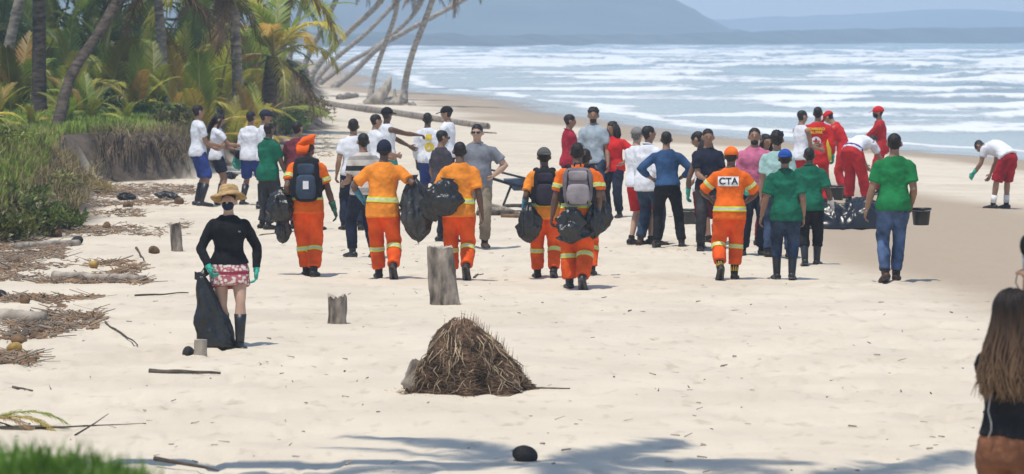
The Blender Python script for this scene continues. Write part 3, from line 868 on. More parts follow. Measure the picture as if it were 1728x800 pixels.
def person(label, px, face=0, foot=None, head=None, H=None, fem=False, build=1.0, belly=0.0, skn="brown", hair="short", hairm=None,
           top=None, bottom=None, shoes=("shoe", LEATHER), pose=None, gloves=None, hat=None, mask=None, beard=False, glasses=False,
           bands=(), group=None, voxel=None, cat="person", name="person", headz=None):
    pose = dict(pose or {})
    vr = random.Random(label)                      # small natural variation of stance
    pose.setdefault("pel", (vr.uniform(-.035, .035), 0, -.012))
    pose.setdefault("tilt", vr.uniform(-2.5, 2.5))
    pose.setdefault("yaw", vr.uniform(-18, 18)); pose.setdefault("pitch", vr.uniform(-2, 8))
    pose.setdefault("fl", (-.115 - vr.uniform(0, .05), vr.uniform(-.10, .08), .088)); pose.setdefault("fr", (.115 + vr.uniform(0, .05), vr.uniform(-.08, .10), .088))
    for k_, q_ in (("hl", -1), ("hr", 1)):
        if k_ not in pose: pose[k_] = (q_ * .235 * build, vr.uniform(-.02, .10), .81)
        elif abs(pose[k_][0]) > .25 and pose[k_][2] < .95 and pose.get("lean", 0) < 20: pose[k_] = (pose[k_][0] * .88, pose[k_][1] + vr.uniform(-.03, .05), pose[k_][2])
    hairm = hairm or HAIR
    # ---- where it stands
    if foot is not None:
        P = on_ground(px, foot)
        if H is None:
            k = (foot - head) / (foot - 60.0)
            H = (HC - P.z) * k
    else:
        lo, hi = 20.0, 260.0
        for _ in range(40):
            Y = .5 * (lo + hi); x = (px - CX) / FPX * Y
            v = proj(Vector((x, Y, gz(x, Y) + H)))[1]
            if v > head: lo = Y
            else: hi = Y
        P = Vector((x, Y, gz(x, Y)))
    s = H / 1.75
    if voxel is None: voxel = .0155 if P.y < 58 else .0195
    root = empty(name, P, -R(face), s)
    tag(root, label, cat, group)
    # ---- skeleton in the body's own frame: x right, y forward, z up, 1.75 m tall
    lean = R(pose.get("lean", 0)); side_l = R(pose.get("tilt", 0))
    pel = Vector(pose.get("pel", (0, 0, 0)))
    nst = 42; dz = .02
    zs = [.95 + i * dz for i in range(nst)]
    ang = [lean * (.45 + .55 * float(sstep(.95, 1.35, z))) for z in zs]
    pos = []; p = Vector((0, 0, .95)) + pel
    for a in ang:
        pos.append(p.copy()); p = p + Vector((math.sin(side_l), math.sin(a), math.cos(a))) * dz
    a0 = ang[0]
    def T(x, y, z):
        if z <= .95:
            q = Vector((x, y, z - .95)); q.rotate(Euler((-a0, 0, 0))); return q + Vector((0, 0, .95)) + pel
        i = min((z - .95) / dz, nst - 1.001); k = int(i); f = i - k
        c = pos[k].lerp(pos[k + 1], f); a = ang[k]
        return c + Vector((x, y * math.cos(a), -y * math.sin(a)))
    bw = build
    hips = {q: T(q * .092 * bw, 0, .915) for q in (-1, 1)}
    ank = {-1: Vector(pose.get("fl", (-.125, 0, .088))), 1: Vector(pose.get("fr", (.125, 0, .088)))}
    fp = {-1: R(pose.get("fpl", 0)), 1: R(pose.get("fpr", 0))}
    knee = {}; 
    for q in (-1, 1):
        kp = Vector(pose.get("kl" if q < 0 else "kr", (q * .12, 1, 0)))
        knee[q], ank[q] = ik(hips[q], ank[q], .435, .415, kp)
    sh = {q: T(q * .172 * bw * (.92 if fem else 1), -.005, 1.375) for q in (-1, 1)}
    elb, wri = {}, {}
    for q, hk, pk in ((-1, "hl", "pl"), (1, "hr", "pr")):
        tgt = Vector(pose.get(hk, (q * (.27 * bw), .05, .80)))
        elb[q], wri[q] = ik(sh[q], tgt, .295, .255, Vector(pose.get(pk, (q * .16, -1, -.1))))
    atop = ang[-12]
    hyaw, hpit = R(pose.get("yaw", 0)), R(pose.get("pitch", 0))
    HR = Matrix.Rotation(-(atop * .75) - hpit, 3, 'X') @ Matrix.Rotation(-hyaw, 3, 'Z')
    HR = Matrix.Rotation(-hyaw, 3, 'Z') @ Matrix.Rotation(-(atop * .75) - hpit, 3, 'X')
    nb = T(0, -.006, 1.49)
    def HD(x, y, z): return nb + HR @ Vector((1.07 * x, 1.07 * y, 1.07 * z - .022))    # head frame, origin at the neck base
    # ---- body
    bm = bmesh.new()
    zz = [t[0] for t in _TS][1:]
    secs = [tsec(z, fem, belly) for z in zz]
    tube(bm, [T(0, c[2], z) for z, c in zip(zz, secs)], [(c[0] * bw * (.92 if z > 1.1 else .80), c[1] * bw * (.92 if z > 1.1 else .80)) for z, c in zip(zz, secs)], n=16)
    tube(bm, [T(0, -.008, 1.44), HD(0, 0, .02), HD(0, .012, .08)], [(.068, .064), (.056, .058), (.056, .060)], n=12)
    ellipsoid(bm, HD(0, .012, .155), (.073, .092, .108), HR)
    ellipsoid(bm, HD(0, -.006, .182), (.076, .094, .080), HR)
    ellipsoid(bm, HD(0, .040, .095), (.052, .056, .058), HR)
    ellipsoid(bm, HD(0, .105, .130), (.014, .022, .022), HR, 8, 6)
    ellipsoid(bm, HD(0, .085, .168), (.050, .020, .014), HR, 8, 6)
    for q in (-1, 1): ellipsoid(bm, HD(q * .082, 0, .135), (.014, .022, .034), HR, 8, 6)
    for q in (-1, 1):
        ellipsoid(bm, sh[q] + Vector((-q * .012, 0, -.005)), (.062 * bw, .058, .060))
        ar = .80 if top and top.get('sl', .62) > 1.3 else 1.0
        tube(bm, [sh[q], sh[q].lerp(elb[q], .35), sh[q].lerp(elb[q], .75), elb[q], elb[q].lerp(wri[q], .3), elb[q].lerp(wri[q], .8), wri[q]],
             [.052 * bw * ar, .052 * bw * ar, .046 * bw * ar, .042 * bw * ar, .046 * bw * ar, .032 * bw, .029 * bw], n=10)
        hp, kn, an = hips[q], knee[q], ank[q]
        tube(bm, [hp + Vector((0, 0, .02)), hp.lerp(kn, .3), hp.lerp(kn, .8), kn, kn.lerp(an, .3), kn.lerp(an, .75), an, an - Vector((0, 0, .02))],
             [.072 * bw, .074 * bw if bottom and bottom.get('len', 1.9) > .9 else .082 * bw, .060 * bw, .054, .058 * bw, .043, .038, .038], n=12)
    feet = {}
    for q in (-1, 1):
        yaw = Matrix.Rotation(-q * R(9) - R(pose.get("toe", 0)), 3, 'Z')
        rx = Matrix.Rotation(-fp[q], 3, 'X')
        feet[q] = (yaw @ rx @ Vector((0, 1, 0)), yaw @ rx @ Vector((0, 0, 1)))
        foot_geom(bm, ank[q], feet[q][0], feet[q][1], 1.0)
    items = [(bm, voxel * .88, 3, 0, .1)]
    order = ["body"]
    meta = {}
    # ---- top garment
    if top:
        tm, sl, hem, loose = top["m"], top.get("sl", .62), top.get("hem", .88), top.get("loose", .020)
        b2 = bmesh.new()
        z0 = hem; n_ = 12
        zz2 = [z0 + (1.475 - z0) * i / n_ for i in range(n_ + 1)]
        pts, rad = [], []
        for z in zz2:
            a, b, y = tsec(max(z, .86), fem, belly)
            lo = loose + max(0, (1.10 - z)) * top.get("flare", .10)
            if z > 1.36: lo = min(lo, .016)
            pts.append(T(0, y, z)); rad.append((a * bw + lo, b * bw + lo))
        tube(b2, pts, rad, n=18)
        for q in (-1, 1):
            if sl <= .02:
                ellipsoid(b2, sh[q] + Vector((-q * .05, 0, .0)), (.05, .06, .058)); continue
            ellipsoid(b2, sh[q] + Vector((-q * .014, 0, -.006)), (.066 * bw, .066, .064))
            path = [sh[q].lerp(elb[q], x) for x in (0, .35, .7, 1.0)]; rr_ = [.062, .063, .060, .057]
            if sl < 1: path = [sh[q].lerp(elb[q], x * sl) for x in (0, .35, .7, 1.0)]; rr_ = [.061, .065, .067, .069]
            if sl > 1.01:
                path += [elb[q].lerp(wri[q], x * (sl - 1)) for x in (.4, .8, 1.0)]; rr_ += [.055, .047, .044]
            tube(b2, path, [x * bw * top.get('tight', 1.0) + loose * .25 for x in rr_], n=12)
        items.append((b2, voxel, 3, top.get("wr", .027), .085)); order.append("top")
    # ---- bottom garment
    if bottom:
        lf, lo = bottom.get("len", 1.93), bottom.get("loose", .016)
        b3 = bmesh.new()
        zz3 = [.81, .85, .90, .94, .98, bottom.get("waist", 1.03)]
        pts, rad = [], []
        for z in zz3:
            a, b, y = tsec(max(z, .86), fem, belly * .5)
            pts.append(T(0, y, z)); rad.append((a * bw + lo * .7, b * bw + lo * .7))
        rad[0] = (rad[1][0] * .90, rad[1][1] * .86)
        tube(b3, pts, rad, n=18)
        if bottom.get("skirt"):
            zz4 = [bottom["skirt"], .72, .82, .92]
            mid = lambda z: (hips[-1].lerp(knee[-1], np.clip((.915 - z) / .435, 0, 1)) + hips[1].lerp(knee[1], np.clip((.915 - z) / .435, 0, 1))) * .5
            tube(b3, [mid(z) for z in zz4], [(.200 * bw, .145 * bw), (.202 * bw, .148 * bw), (.200 * bw, .145 * bw), (.190 * bw, .135 * bw)], n=18)
        for q in (-1, 1):
            hp, kn, an = hips[q], knee[q], ank[q]
            if bottom.get("skirt"): break
            k1 = min(lf, 1.0)
            ts = [0, .3, .65, 1.0]
            path = [hp.lerp(kn, x * k1) for x in ts]; rr_ = [.086, .085, .072, .063] if lf > 1.2 else [.088, .090, .088, .087]
            if lf > 1.01:
                path += [kn.lerp(an, x * (lf - 1)) for x in (.25, .6, .9, 1.0)]; rr_ += [.062, .058, .054, .055]
            tube(b3, path, [x * bw + lo for x in rr_], n=14)
        items.append((b3, voxel, 3, bottom.get("wr", .03), .09)); order.append("bottom")
    res = dict(zip(order, evaluate(items)))
    # ---- face and hands joined to the body mesh
    bme = res["body"]
    bb = bmesh.new(); bb.from_mesh(bme)
    hair_src = bb.copy()
    for f in bb.faces: f.material_index = 0
    def feat(fn, mi):
        n0 = len(bb.faces); fn(); bb.faces.ensure_lookup_table()
        for f in bb.faces[n0:]: f.material_index = mi
    for q in (-1, 1):
        feat(lambda: ellipsoid(bb, HD(q * .030, .094, .150), (.014, .010, .008), HR, 8, 6), 1)
        feat(lambda: ellipsoid(bb, HD(q * .030, .102, .150), (.006, .004, .006), HR, 6, 5), 2)
        feat(lambda: ellipsoid(bb, HD(q * .031, .102, .170), (.020, .006, .005), HR, 6, 5), 2)
    feat(lambda: ellipsoid(bb, HD(0, .096, .098), (.024, .008, .007), HR, 8, 5), 3)
    gl = gloves or {}
    hands = {}
    for q, key in ((-1, "l"), (1, "r")):
        d = (wri[q] - elb[q]).normalized()
        if pose.get("d" + key): d = Vector(pose["d" + key]).normalized()
        n = Vector(pose.get("n" + key, (-q, 0, 0)))
        if abs(n.normalized().dot(d)) > .9: n = Vector((0, -1, 0))
        curl = pose.get("c" + key, .7)
        hands[q] = (wri[q], d)
        hand_geom(bb, wri[q], d, n, q, 1.0, curl)
        if key in gl:
            b4 = bmesh.new()
            hand_geom(b4, wri[q], d, n, q, 1.32, curl)
            cu = gl.get("cuff", .10)
            e = (elb[q] - wri[q]).normalized()
            tube(b4, [wri[q] - e * .02, wri[q] + e * .03, wri[q] + e * cu], [.034, .036, .046], n=10)
            link("glove", bm_mesh(b4), root, gl[key])
    bb.to_mesh(bme); bb.free()
    bme.materials.clear()
    for m_ in (skin(skn), EYEW, DARKD, LIP): bme.materials.append(m_)
    body = link("body", bme, root)
    gm = {}
    if top:
        res["top"].materials.clear(); gm["top"] = link(top.get("name", "shirt"), res["top"], root, top["m"])
        if top.get("collar"):
            bc = bmesh.new()
            ring = [T(.068 * math.cos(a), .066 * math.sin(a) - .008, 1.475 + .02 * (-math.sin(a))) for a in np.linspace(R(110), R(430), 14)]
            tube(bc, ring, [(.012, .022)] * 14, hint=(0, 0, 1), n=8)
            link("collar", bm_mesh(bc), root, top["m"])
    if bottom:
        res["bottom"].materials.clear(); gm["bottom"] = link(bottom.get("name", "trousers"), res["bottom"], root, bottom["m"])
    # ---- shoes, boots
    kind, sm = shoes[0], shoes[1]
    if kind != "bare":
        for q in (-1, 1):
            b5 = bmesh.new()
            foot_geom(b5, ank[q], feet[q][0], feet[q][1], 1.06, .008)
            up_h = {"shoe": .03, "ankle": .10, "boot": .30}[kind]
            e = (knee[q] - ank[q]).normalized()
            rt = {"shoe": .050, "ankle": .056, "boot": .069}[kind]
            if kind != "shoe" or True:
                tube(b5, [ank[q] - feet[q][1] * .04, ank[q] + e * .02, ank[q] + e * up_h * .6, ank[q] + e * up_h], [.046, .050, (rt + .05) / 2, rt], n=12)
            so = link("boot" if kind != "shoe" else "shoe", bm_mesh(b5), root, sm)
            b6 = bmesh.new()
            f_, u_ = feet[q]
            sp_ = [(-.085, .030), (-.05, .045), (.06, .048), (.13, .055), (.18, .045), (.208, .02)]
            tube(b6, [ank[q] + f_ * a - u_ * .086 for a, _ in sp_], [(w, .011) for _, w in sp_], hint=f_.cross(u_), n=10)
            link("sole", bm_mesh(b6), so, shoes[2] if len(shoes) > 2 else SOLE)
            if len(shoes) > 3:
                b7 = bmesh.new(); tube(b7, [ank[q] + e * .02, ank[q] + e * .16], [.052, .056], n=10)
                link("sock", bm_mesh(b7), root, shoes[3])
    # ---- reflective bands cut from the garment surface
    for spec in bands:
        g, where, hw = spec[0], spec[1], spec[2]
        if g not in gm: continue
        lim, cen, ax = .30, None, None
        if where[0] == "torso":
            cen = T(0, 0, where[1]); ax = (T(0, 0, where[1] + .03) - T(0, 0, where[1] - .03)).normalized(); lim = .34
        elif where[0] == "leg":
            q = where[1]; ax = (knee[q] - ank[q]).normalized(); cen = ank[q] + ax * where[2]; lim = .125
        else:
            q = where[1]; ax = (sh[q] - elb[q]).normalized(); cen = elb[q].lerp(sh[q], where[2]); lim = .11
        b8 = bmesh.new(); b8.from_mesh(gm[g].data)
        for kk in (-1, -.36, .36, 1):
            bmesh.ops.bisect_plane(b8, geom=b8.verts[:] + b8.edges[:] + b8.faces[:], plane_co=cen + ax * hw * kk, plane_no=ax,
                                   clear_outer=kk == 1, clear_inner=kk == -1)
        kill = [f for f in b8.faces if (f.calc_center_median() - cen).length > lim]
        bmesh.ops.delete(b8, geom=kill, context='FACES')
        b8.normal_update()
        for v in b8.verts: v.co += v.normal * .006
        for f in b8.faces: f.material_index = 1 if abs((f.calc_center_median() - cen).dot(ax)) < hw * .36 else 0
        if len(b8.faces): link("reflective_band", bm_mesh(b8), gm[g], [YEL, SILV])
        else: b8.free()
    # ---- hair
    if hair != "none":
        amt = {"short": .010, "buzz": .0045, "bushy": .030, "curly": .022, "long": .014}[hair]
        if hat: amt = min(amt, .006)
        bh = hair_src; inv = HR.inverted()
        def hc(co):
            h = inv @ (co - nb); return h.x / 1.07, h.y / 1.07, (h.z + .022) / 1.07
        def hairy(co):
            if (co - nb).length_squared > .12 or (co - nb).length_squared < .002: return False
            x_, y_, z_ = hc(co)
            if z_ < .04: return False
            zl = float(np.interp(y_, [-.12, -.06, -.02, .02, .06, .09], [.060, .070, .090, .148, .182, .203]))
            zl += .010 * mnoise.noise(Vector((x_ * 40, y_ * 40, z_ * 40 + px)))
            if hair in ("long", "curly") and y_ < .03: zl -= .03
            if abs(x_) > .070 and -.045 < y_ < .05 and z_ < .176: return False
            return z_ > zl
        bmesh.ops.delete(bh, geom=[f for f in bh.faces if not hairy(f.calc_center_median())], context='FACES')
        bh.normal_update()
        for v in bh.verts:
            edge = any(e.is_boundary for e in v.link_edges)
            n_ = .5 + .9 * abs(mnoise.noise(v.co * 55 + Vector((px, 0, 0)))) + (.7 * mnoise.noise(v.co * 22) if hair in ("curly", "bushy") else 0)
            x_, y_, z_ = hc(v.co); k_ = min(1.0, max(.25, (z_ - .06) / .10))
            v.co += v.normal * (.0022 if edge else amt * max(n_, .3) * k_)
        link("hair", bm_mesh(bh), root, hairm)
    else: hair_src.free()
    if hair in ("long", "curly"):
        bl = bmesh.new(); rr_ = random.Random(3)
        for i in range(26):
            a = R(150 + 240 * i / 25 + 30)
            x, y = math.sin(a) * .078, math.cos(a) * .085
            if y > .05: continue
            p0 = HD(x * .9, y - .01, .20)
            L_ = .26 if hair == "curly" else .34
            ptx = [p0, HD(x * 1.18 + rr_.uniform(-.01, .01), y * 1.15 - .02, .12), HD(x * 1.35 + rr_.uniform(-.02, .02), y * 1.2 - .03, .03), HD(x * 1.3 + rr_.uniform(-.03, .03), y * 1.1 - .035, .22 - L_)]
            tube(bl, ptx, [.020, .026, .026, .006], n=6)
        link("hair_locks", bm_mesh(bl), root, hairm)
    if beard:
        b9 = bmesh.new()
        ellipsoid(b9, HD(0, .038, .068), (.055, .064, .044), HR, 14, 9)
        link("beard", bm_mesh(b9), root, hairm)
    if mask is not None:
        b9 = bmesh.new(); ellipsoid(b9, HD(0, .046, .102), (.066, .070, .060), HR, 14, 9)
        link("face_mask", bm_mesh(b9), root, mask)
    if glasses:
        b9 = bmesh.new()
        for q in (-1, 1): ellipsoid(b9, HD(q * .033, .102, .150), (.028, .012, .020), HR, 10, 7)
        tube(b9, [HD(-.075, .01, .155), HD(-.066, .085, .155), HD(0, .108, .157), HD(.066, .085, .155), HD(.075, .01, .155)], [.004] * 5, n=6)
        link("sunglasses", bm_mesh(b9), root, mat("dark_lens", (.01, .01, .012, 1), .15, .1, 5, 0, spec=.6))
    if hat:
        hk, hm = hat
        b9 = bmesh.new()
        if hk in ("cap", "capback"):
            sg = 1 if hk == "cap" else -1
            for v in ellipsoid(b9, (0, 0, 0), (1, 1, 1), None, 18, 12):
                u = v.co.copy(); zf = max(u.z, -.12)
                v.co = HD(u.x * .089, .006 + u.y * .109, .176 + zf * .096)
            tube(b9, [HD(0, sg * .075 + .008, .178), HD(0, sg * .12 + .008, .176), HD(0, sg * .165 + .008, .164), HD(0, sg * .180 + .008, .158)], [(.075, .006), (.074, .006), (.055, .006), (.02, .005)], hint=HR @ Vector((1, 0, 0)), n=12)
        elif hk == "knit":
            for v in ellipsoid(b9, (0, 0, 0), (1, 1, 1), None, 18, 12):
                u = v.co.copy(); zf = max(u.z, -.35)
                v.co = HD(u.x * .088, .004 + u.y * .108, .166 + zf * .106)
        elif hk == "legion":
            for v in ellipsoid(b9, (0, 0, 0), (1, 1, 1), None, 18, 12):
                u = v.co.copy(); zf = max(u.z, -.10)
                v.co = HD(u.x * .092, .006 + u.y * .110, .180 + zf * .092 + .03 * max(0, u.x) * max(0, u.z))
            tube(b9, [HD(-.09, -.02, .16), HD(-.02, -.06, .20), HD(.06, -.06, .25), HD(.105, -.05, .285)], [(.02, .09), (.05, .085), (.045, .05), (.008, .01)], hint=HR @ Vector((0, 0, 1)), n=12)
            tube(b9, [HD(-.03, -.085, .19), HD(-.045, -.125, .12), HD(-.06, -.14, .05)], [(.075, .012), (.085, .010), (.06, .006)], hint=HR @ Vector((1, 0, 0)), n=10)
        elif hk == "straw":
            prof = [(0, .305), (.055, .302), (.086, .282), (.098, .245), (.104, .205), (.130, .196), (.165, .180), (.182, .166), (.178, .161), (.155, .176), (.10, .196)]
            prev = None; nseg = 28
            for r_, z_ in prof:
                rg = []
                for k in range(nseg):
                    a = 2 * math.pi * k / nseg
                    dzz = (.012 * math.sin(3 * a + 1) - .015 * math.cos(a) + .030 * math.sin(a)) * (1 if r_ > .12 else 0)
                    rg.append(b9.verts.new(HD(r_ * math.cos(a), .008 + r_ * 1.08 * math.sin(a), z_ + dzz)))
                if prev:
                    for k in range(nseg): b9.faces.new((prev[k], prev[(k + 1) % nseg], rg[(k + 1) % nseg], rg[k]))
                prev = rg
            bmesh.ops.remove_doubles(b9, verts=b9.verts, dist=.0005)
        if hk == "straw":
            for v in b9.verts:
                q_ = HR.inverted() @ (v.co - nb); q_ = Vector((q_.x * 1.04, q_.y * 1.04, (q_.z - .20) * 1.04 + .218)); v.co = nb + HR @ q_
        link("hat" if hk in ("straw", "legion") else "cap", bm_mesh(b9), root, hm)
    info = dict(root=root, T=T, HD=HD, HR=HR, wri=wri, elb=elb, sh=sh, hands=hands, gm=gm, s=s, P=P, ank=ank, knee=knee, hips=hips)
    M_ = Matrix.Translation(P) @ Matrix.Rotation(-R(face), 4, 'Z') @ Matrix.Scale(s, 4)
    info["M"] = M_
    return info

def print_on(info, g, text, x, z, size, m_, name="lettering", side=-1, bold=0.0, ysc=1.0):
    """flat print laid on a garment's surface"""
    cu = bpy.data.curves.new("t", 'FONT'); cu.body = text; cu.size = size; cu.align_x = 'CENTER'; cu.align_y = 'CENTER'; cu.offset = bold
    o = bpy.data.objects.new("t", cu); COL.objects.link(o)
    me = bpy.data.meshes.new_from_object(o.evaluated_get(bpy.context.evaluated_depsgraph_get()))
    bpy.data.objects.remove(o)
    bm = bmesh.new(); bm.from_mesh(me)
    bmesh.ops.triangulate(bm, faces=bm.faces)
    drape(info, g, bm, x, z, side, .017, ysc)
    return link(name, bm_mesh(bm), info["gm"][g], m_)
def drape(info, g, bm, x, z, side, lift, ysc=1.0):
    gme = info["gm"][g].data
    t = BVHTree.FromPolygons([v.co.copy() for v in gme.vertices], [tuple(p.vertices) for p in gme.polygons])
    for v in bm.verts:
        o = Vector((x + (v.co.x if side < 0 else -v.co.x), side * 1.0, z + v.co.y * ysc))
        hit = t.ray_cast(o, Vector((0, -side, 0)))
        v.co = Vector((o.x, (hit[0].y if hit[0] is not None else 0) + side * lift, o.z))
def patch_on(info, g, x, z, w, h, m_, name="back_panel", side=-1, lift=.007, round_=False):
    bm = bmesh.new()
    if round_: 
        bmesh.ops.create_circle(bm, cap_ends=True, segments=20, radius=w / 2)
    else:
        bmesh.ops.create_grid(bm, x_segments=20, y_segments=10, size=.5)
        for v in bm.verts: v.co.x *= w; v.co.y *= h
    bm.normal_update()
    drape(info, g, bm, x, z, side, lift)
    return link(name, bm_mesh(bm), info["gm"][g], m_)
# ================================================================== BAGS AND THINGS PEOPLE CARRY
def plastic(name, col, rough=.28, bs=14, bump=.9):
    return mat(name, col, rough, .3, 6, bump, bs, spec=.6)
BINBAG = plastic("black_bin_liner", (.012, .012, .013, 1), .38)
BINBAGG = plastic("grey_bin_liner", (.035, .036, .038, 1), .34)
TEALBAG = plastic("teal_plastic", (.04, .42, .33, 1), .35)
def bag_mesh(w, d, h, seed, pinch=.22, neck=.86, folds=7, lump=.22, sag=.55):
    n, m = 56, 40
    r_ = random.Random(seed); ph = [r_.uniform(0, 6.28) for _ in range(4)]
    V, F = [], []
    for j in range(m + 1):
        t = j / m
        z = (t - 1) * h
        prof = float(np.interp(t, [0, .04, .12, .32, .55, .76, .88, .95, 1.0], [.05, .50, .82, 1.0, .95, .70, .34 + .5 * (pinch - .22), .16 + .4 * (pinch - .22), .26 + .3 * (pinch - .22)]))
        prof = max(prof, .03)
        for k in range(n):
            a = 2 * math.pi * k / n
            f = 1 + (.05 + .20 * t ** 2) * math.sin(folds * a + ph[0] + 2.2 * t) + .06 * math.sin(3 * a + ph[1] + 4 * t)
            nv = mnoise.noise(Vector((math.cos(a) * 1.6 + seed, math.sin(a) * 1.6, t * 3.2)))
            nv2 = mnoise.noise(Vector((math.cos(a) * 4 + seed, math.sin(a) * 4, t * 8)))
            cr = abs(mnoise.noise(Vector((math.cos(a) * 2.6 + seed * 2, math.sin(a) * 2.6, t * 4.5)))) - .22
            cr2 = abs(mnoise.noise(Vector((math.cos(a) * 6 + seed, math.sin(a) * 6 + t * 3, t * 7)))) - .2
            f += lump * 1.25 * nv + .10 * nv2 - (.34 * cr + .16 * cr2) * min(1, t * 4 + .3)
            V.append((w / 2 * prof * f * math.cos(a), d / 2 * prof * f * math.sin(a), z + (.05 * nv2 + .10 * nv) * h * (1 - t)))
    for j in range(m):
        for k in range(n): F.append((j * n + k, j * n + (k + 1) % n, (j + 1) * n + (k + 1) % n, (j + 1) * n + k))
    F.append(tuple(reversed(range(n)))); F.append(tuple(range(m * n, m * n + n)))
    return py_mesh(V, F)
def trash_bag(label, info, top, w, d, h, seed, m=None, rot=(0, 0, 0), group="black bags carried by the clean-up crew", name="plastic_bag", cat="plastic bag", **kw):
    o = link(name, bag_mesh(w, d, h, seed, **kw), None, m or BINBAG)
    o.matrix_world = info["M"] @ Matrix.Translation(Vector(top)) @ Euler([R(a) for a in rot]).to_matrix().to_4x4()
    tag(o, label, cat, group)
    return o
def backpack(label, info, m1, m2, m3, w=.34, h=.46, badge=None):
    root = empty("backpack"); root.matrix_world = info["M"]
    tag(root, label, "backpack", "backpacks on the orange crew")
    T = info["T"]
    def sup(bm, c, s, e=.5, nu=22, nv=14):
        for v in ellipsoid(bm, (0, 0, 0), (1, 1, 1), None, nu, nv):
            u = v.co
            v.co = Vector(c) + Vector([math.copysign(abs(a) ** e, a) * b for a, b in zip(u, s)])
    bm = bmesh.new(); sup(bm, T(0, -.225, 1.22), (w / 2, .095, h / 2)); link("pack_body", bm_mesh(bm), root, m1)
    bm = bmesh.new(); sup(bm, T(0, -.315, 1.13), (w * .38, .045, h * .27)); link("front_pocket", bm_mesh(bm), root, m2)
    bm = bmesh.new(); sup(bm, T(0, -.30, 1.34), (w * .34, .04, h * .13)); link("upper_pocket", bm_mesh(bm), root, m2)
    for q in (-1, 1):
        bm = bmesh.new(); sup(bm, T(q * w * .5, -.21, 1.12), (.035, .06, h * .22)); link("side_pocket", bm_mesh(bm), root, m3)
        bm = bmesh.new()
        tube(bm, [T(q * .09, -.16, 1.40), T(q * .105, -.08, 1.475), T(q * .12, .02, 1.468), T(q * .14, .115, 1.38), T(q * .16, .12, 1.24), T(q * .19, .0, 1.10), T(q * .15, -.15, 1.05)], [(.028, .009)] * 7, hint=(1, 0, 0), n=8)
        link("strap", bm_mesh(bm), root, m3)
        bm = bmesh.new(); tube(bm, [T(q * w * .30, -.318, 1.40), T(q * w * .36, -.34, 1.2), T(q * w * .30, -.34, 1.02)], [.008] * 3, n=6); link("piping", bm_mesh(bm), root, m3)
    bm = bmesh.new(); tube(bm, [T(-.04, -.18, 1.45), T(-.03, -.18, 1.49), T(.03, -.18, 1.49), T(.04, -.18, 1.45)], [.010] * 4, n=6); link("grab_handle", bm_mesh(bm), root, m3)
    if badge is not None:
        bm = bmesh.new(); box(bm, T(.0, -.362, 1.15), (.07, .008, .10)); link("badge", bm_mesh(bm), root, badge, smooth=False)
    return root

# ================================================================== THE CAST
def top(m, sl=.62, hem=.86, **k): return dict(m=m, sl=sl, hem=hem, **k)
def pants(m, **k): return dict(m=m, **k)
def shorts(m, ln=.86, **k): return dict(m=m, len=ln, name="shorts", **k)
FWD = dict(hl=(-.13, .30, 1.00), hr=(.13, .33, 1.03))
WALK_R = dict(fl=(-.085, .20, .088), fr=(.095, -.30, .22), fpr=52, hl=(-.30, .10, .84), hr=(.30, -.02, .82), lean=4)
WALK_L = dict(fr=(.085, .20, .088), fl=(-.095, -.30, .22), fpl=52, hl=(-.30, -.02, .82), hr=(.30, .10, .84), lean=4)
HIPS_B = dict(hl=(-.20, .06, 1.02), hr=(.20, .06, 1.02), pl=(-1, -.35, 0), pr=(1, -.35, 0))
BIB = (("bottom", ("leg", -1, .30), .030), ("bottom", ("leg", 1, .30), .030))
def suit(z=1.02, sl=True, kz=.30):
    b = [("top", ("torso", z), .032), ("bottom", ("leg", -1, kz), .028), ("bottom", ("leg", 1, kz), .028)]
    if sl: b += [("top", ("arm", -1, .46), .026), ("top", ("arm", 1, .46), .026)]
    return b
def P_(*a, **k): return person(*a, **k)
def mix(d, **k): r = dict(d); r.update(k); return r
GO, GB, GR = "clean-up crew in orange", "bystanders gathered on the sand", "lifeguards and helpers in red"

# ---- left group
a = P_("man in white tee and royal blue shorts with black boots by the scarp", 335, 68, 347, 175, skn="tan", top=top(WHITE), bottom=shorts(BLUESH, 1.02), shoes=("boot", RUBBER), pose=mix(FWD), group=GB)
a = P_("dark-haired woman in white tee and navy shorts beside man in blue shorts", 367, 75, 345, 190, fem=True, skn="tan", hair="long", top=top(WHITE), bottom=shorts(NAVY, .70), shoes=("boot", RUBBER),
       pose=dict(hl=(-.05, .36, 1.04), hr=(.16, .44, 1.12), pitch=18), group=GB)
cb = bmesh.new(); box(cb, (0, 0, 0), (.22, .14, .15)); bmesh.ops.bevel(cb, geom=cb.edges[:], offset=.03, segments=3, affect='EDGES'); tube(cb, [(0, .05, 0), (0, .14, .01)], [.05, .045], n=14)
tube(cb, [(-.10, 0, .07), (-.06, 0, .16), (.06, 0, .16), (.10, 0, .07)], [.008] * 4, n=6)
o = link("camera_bag", bm_mesh(cb), None, mat("black_nylon", (.012, .012, .013, 1), .6, .2, 9, .3, 60)); o.matrix_world = a["M"] @ Matrix.Translation((.05, .40, .95)); tag(o, "small black camera bag in the hands of the woman in navy shorts", "camera bag")
c = P_("man in loose white long-sleeved shirt and blue shorts seen from behind", 424, 30, 346, 186, skn="brown", top=top(WHITE, 1.85, .84, loose=.035), bottom=shorts(BLUESH, .95), shoes=("boot", RUBBER), pose=dict(hl=(-.30, .10, .86), hr=(.2, .34, 1.0), fl=(-.14, -.08, .088), fr=(.14, .10, .088)), group=GB)
trash_bag("crumpled teal rubber gloves hanging from the white long-sleeved man's hand", c, (-.36, .10, .95), .20, .14, .30, 41, TEALBAG, group=None, name="rubber_gloves", cat="gloves")
P_("man in dark cap half hidden behind the loose white shirt", 447, 75, None, 184, H=1.70, skn="brown", hat=("cap", NAVY), top=top(WHITE), bottom=shorts(NAVY, 1.0), shoes=("boot", RUBBER), pose=mix(FWD), group=GB)
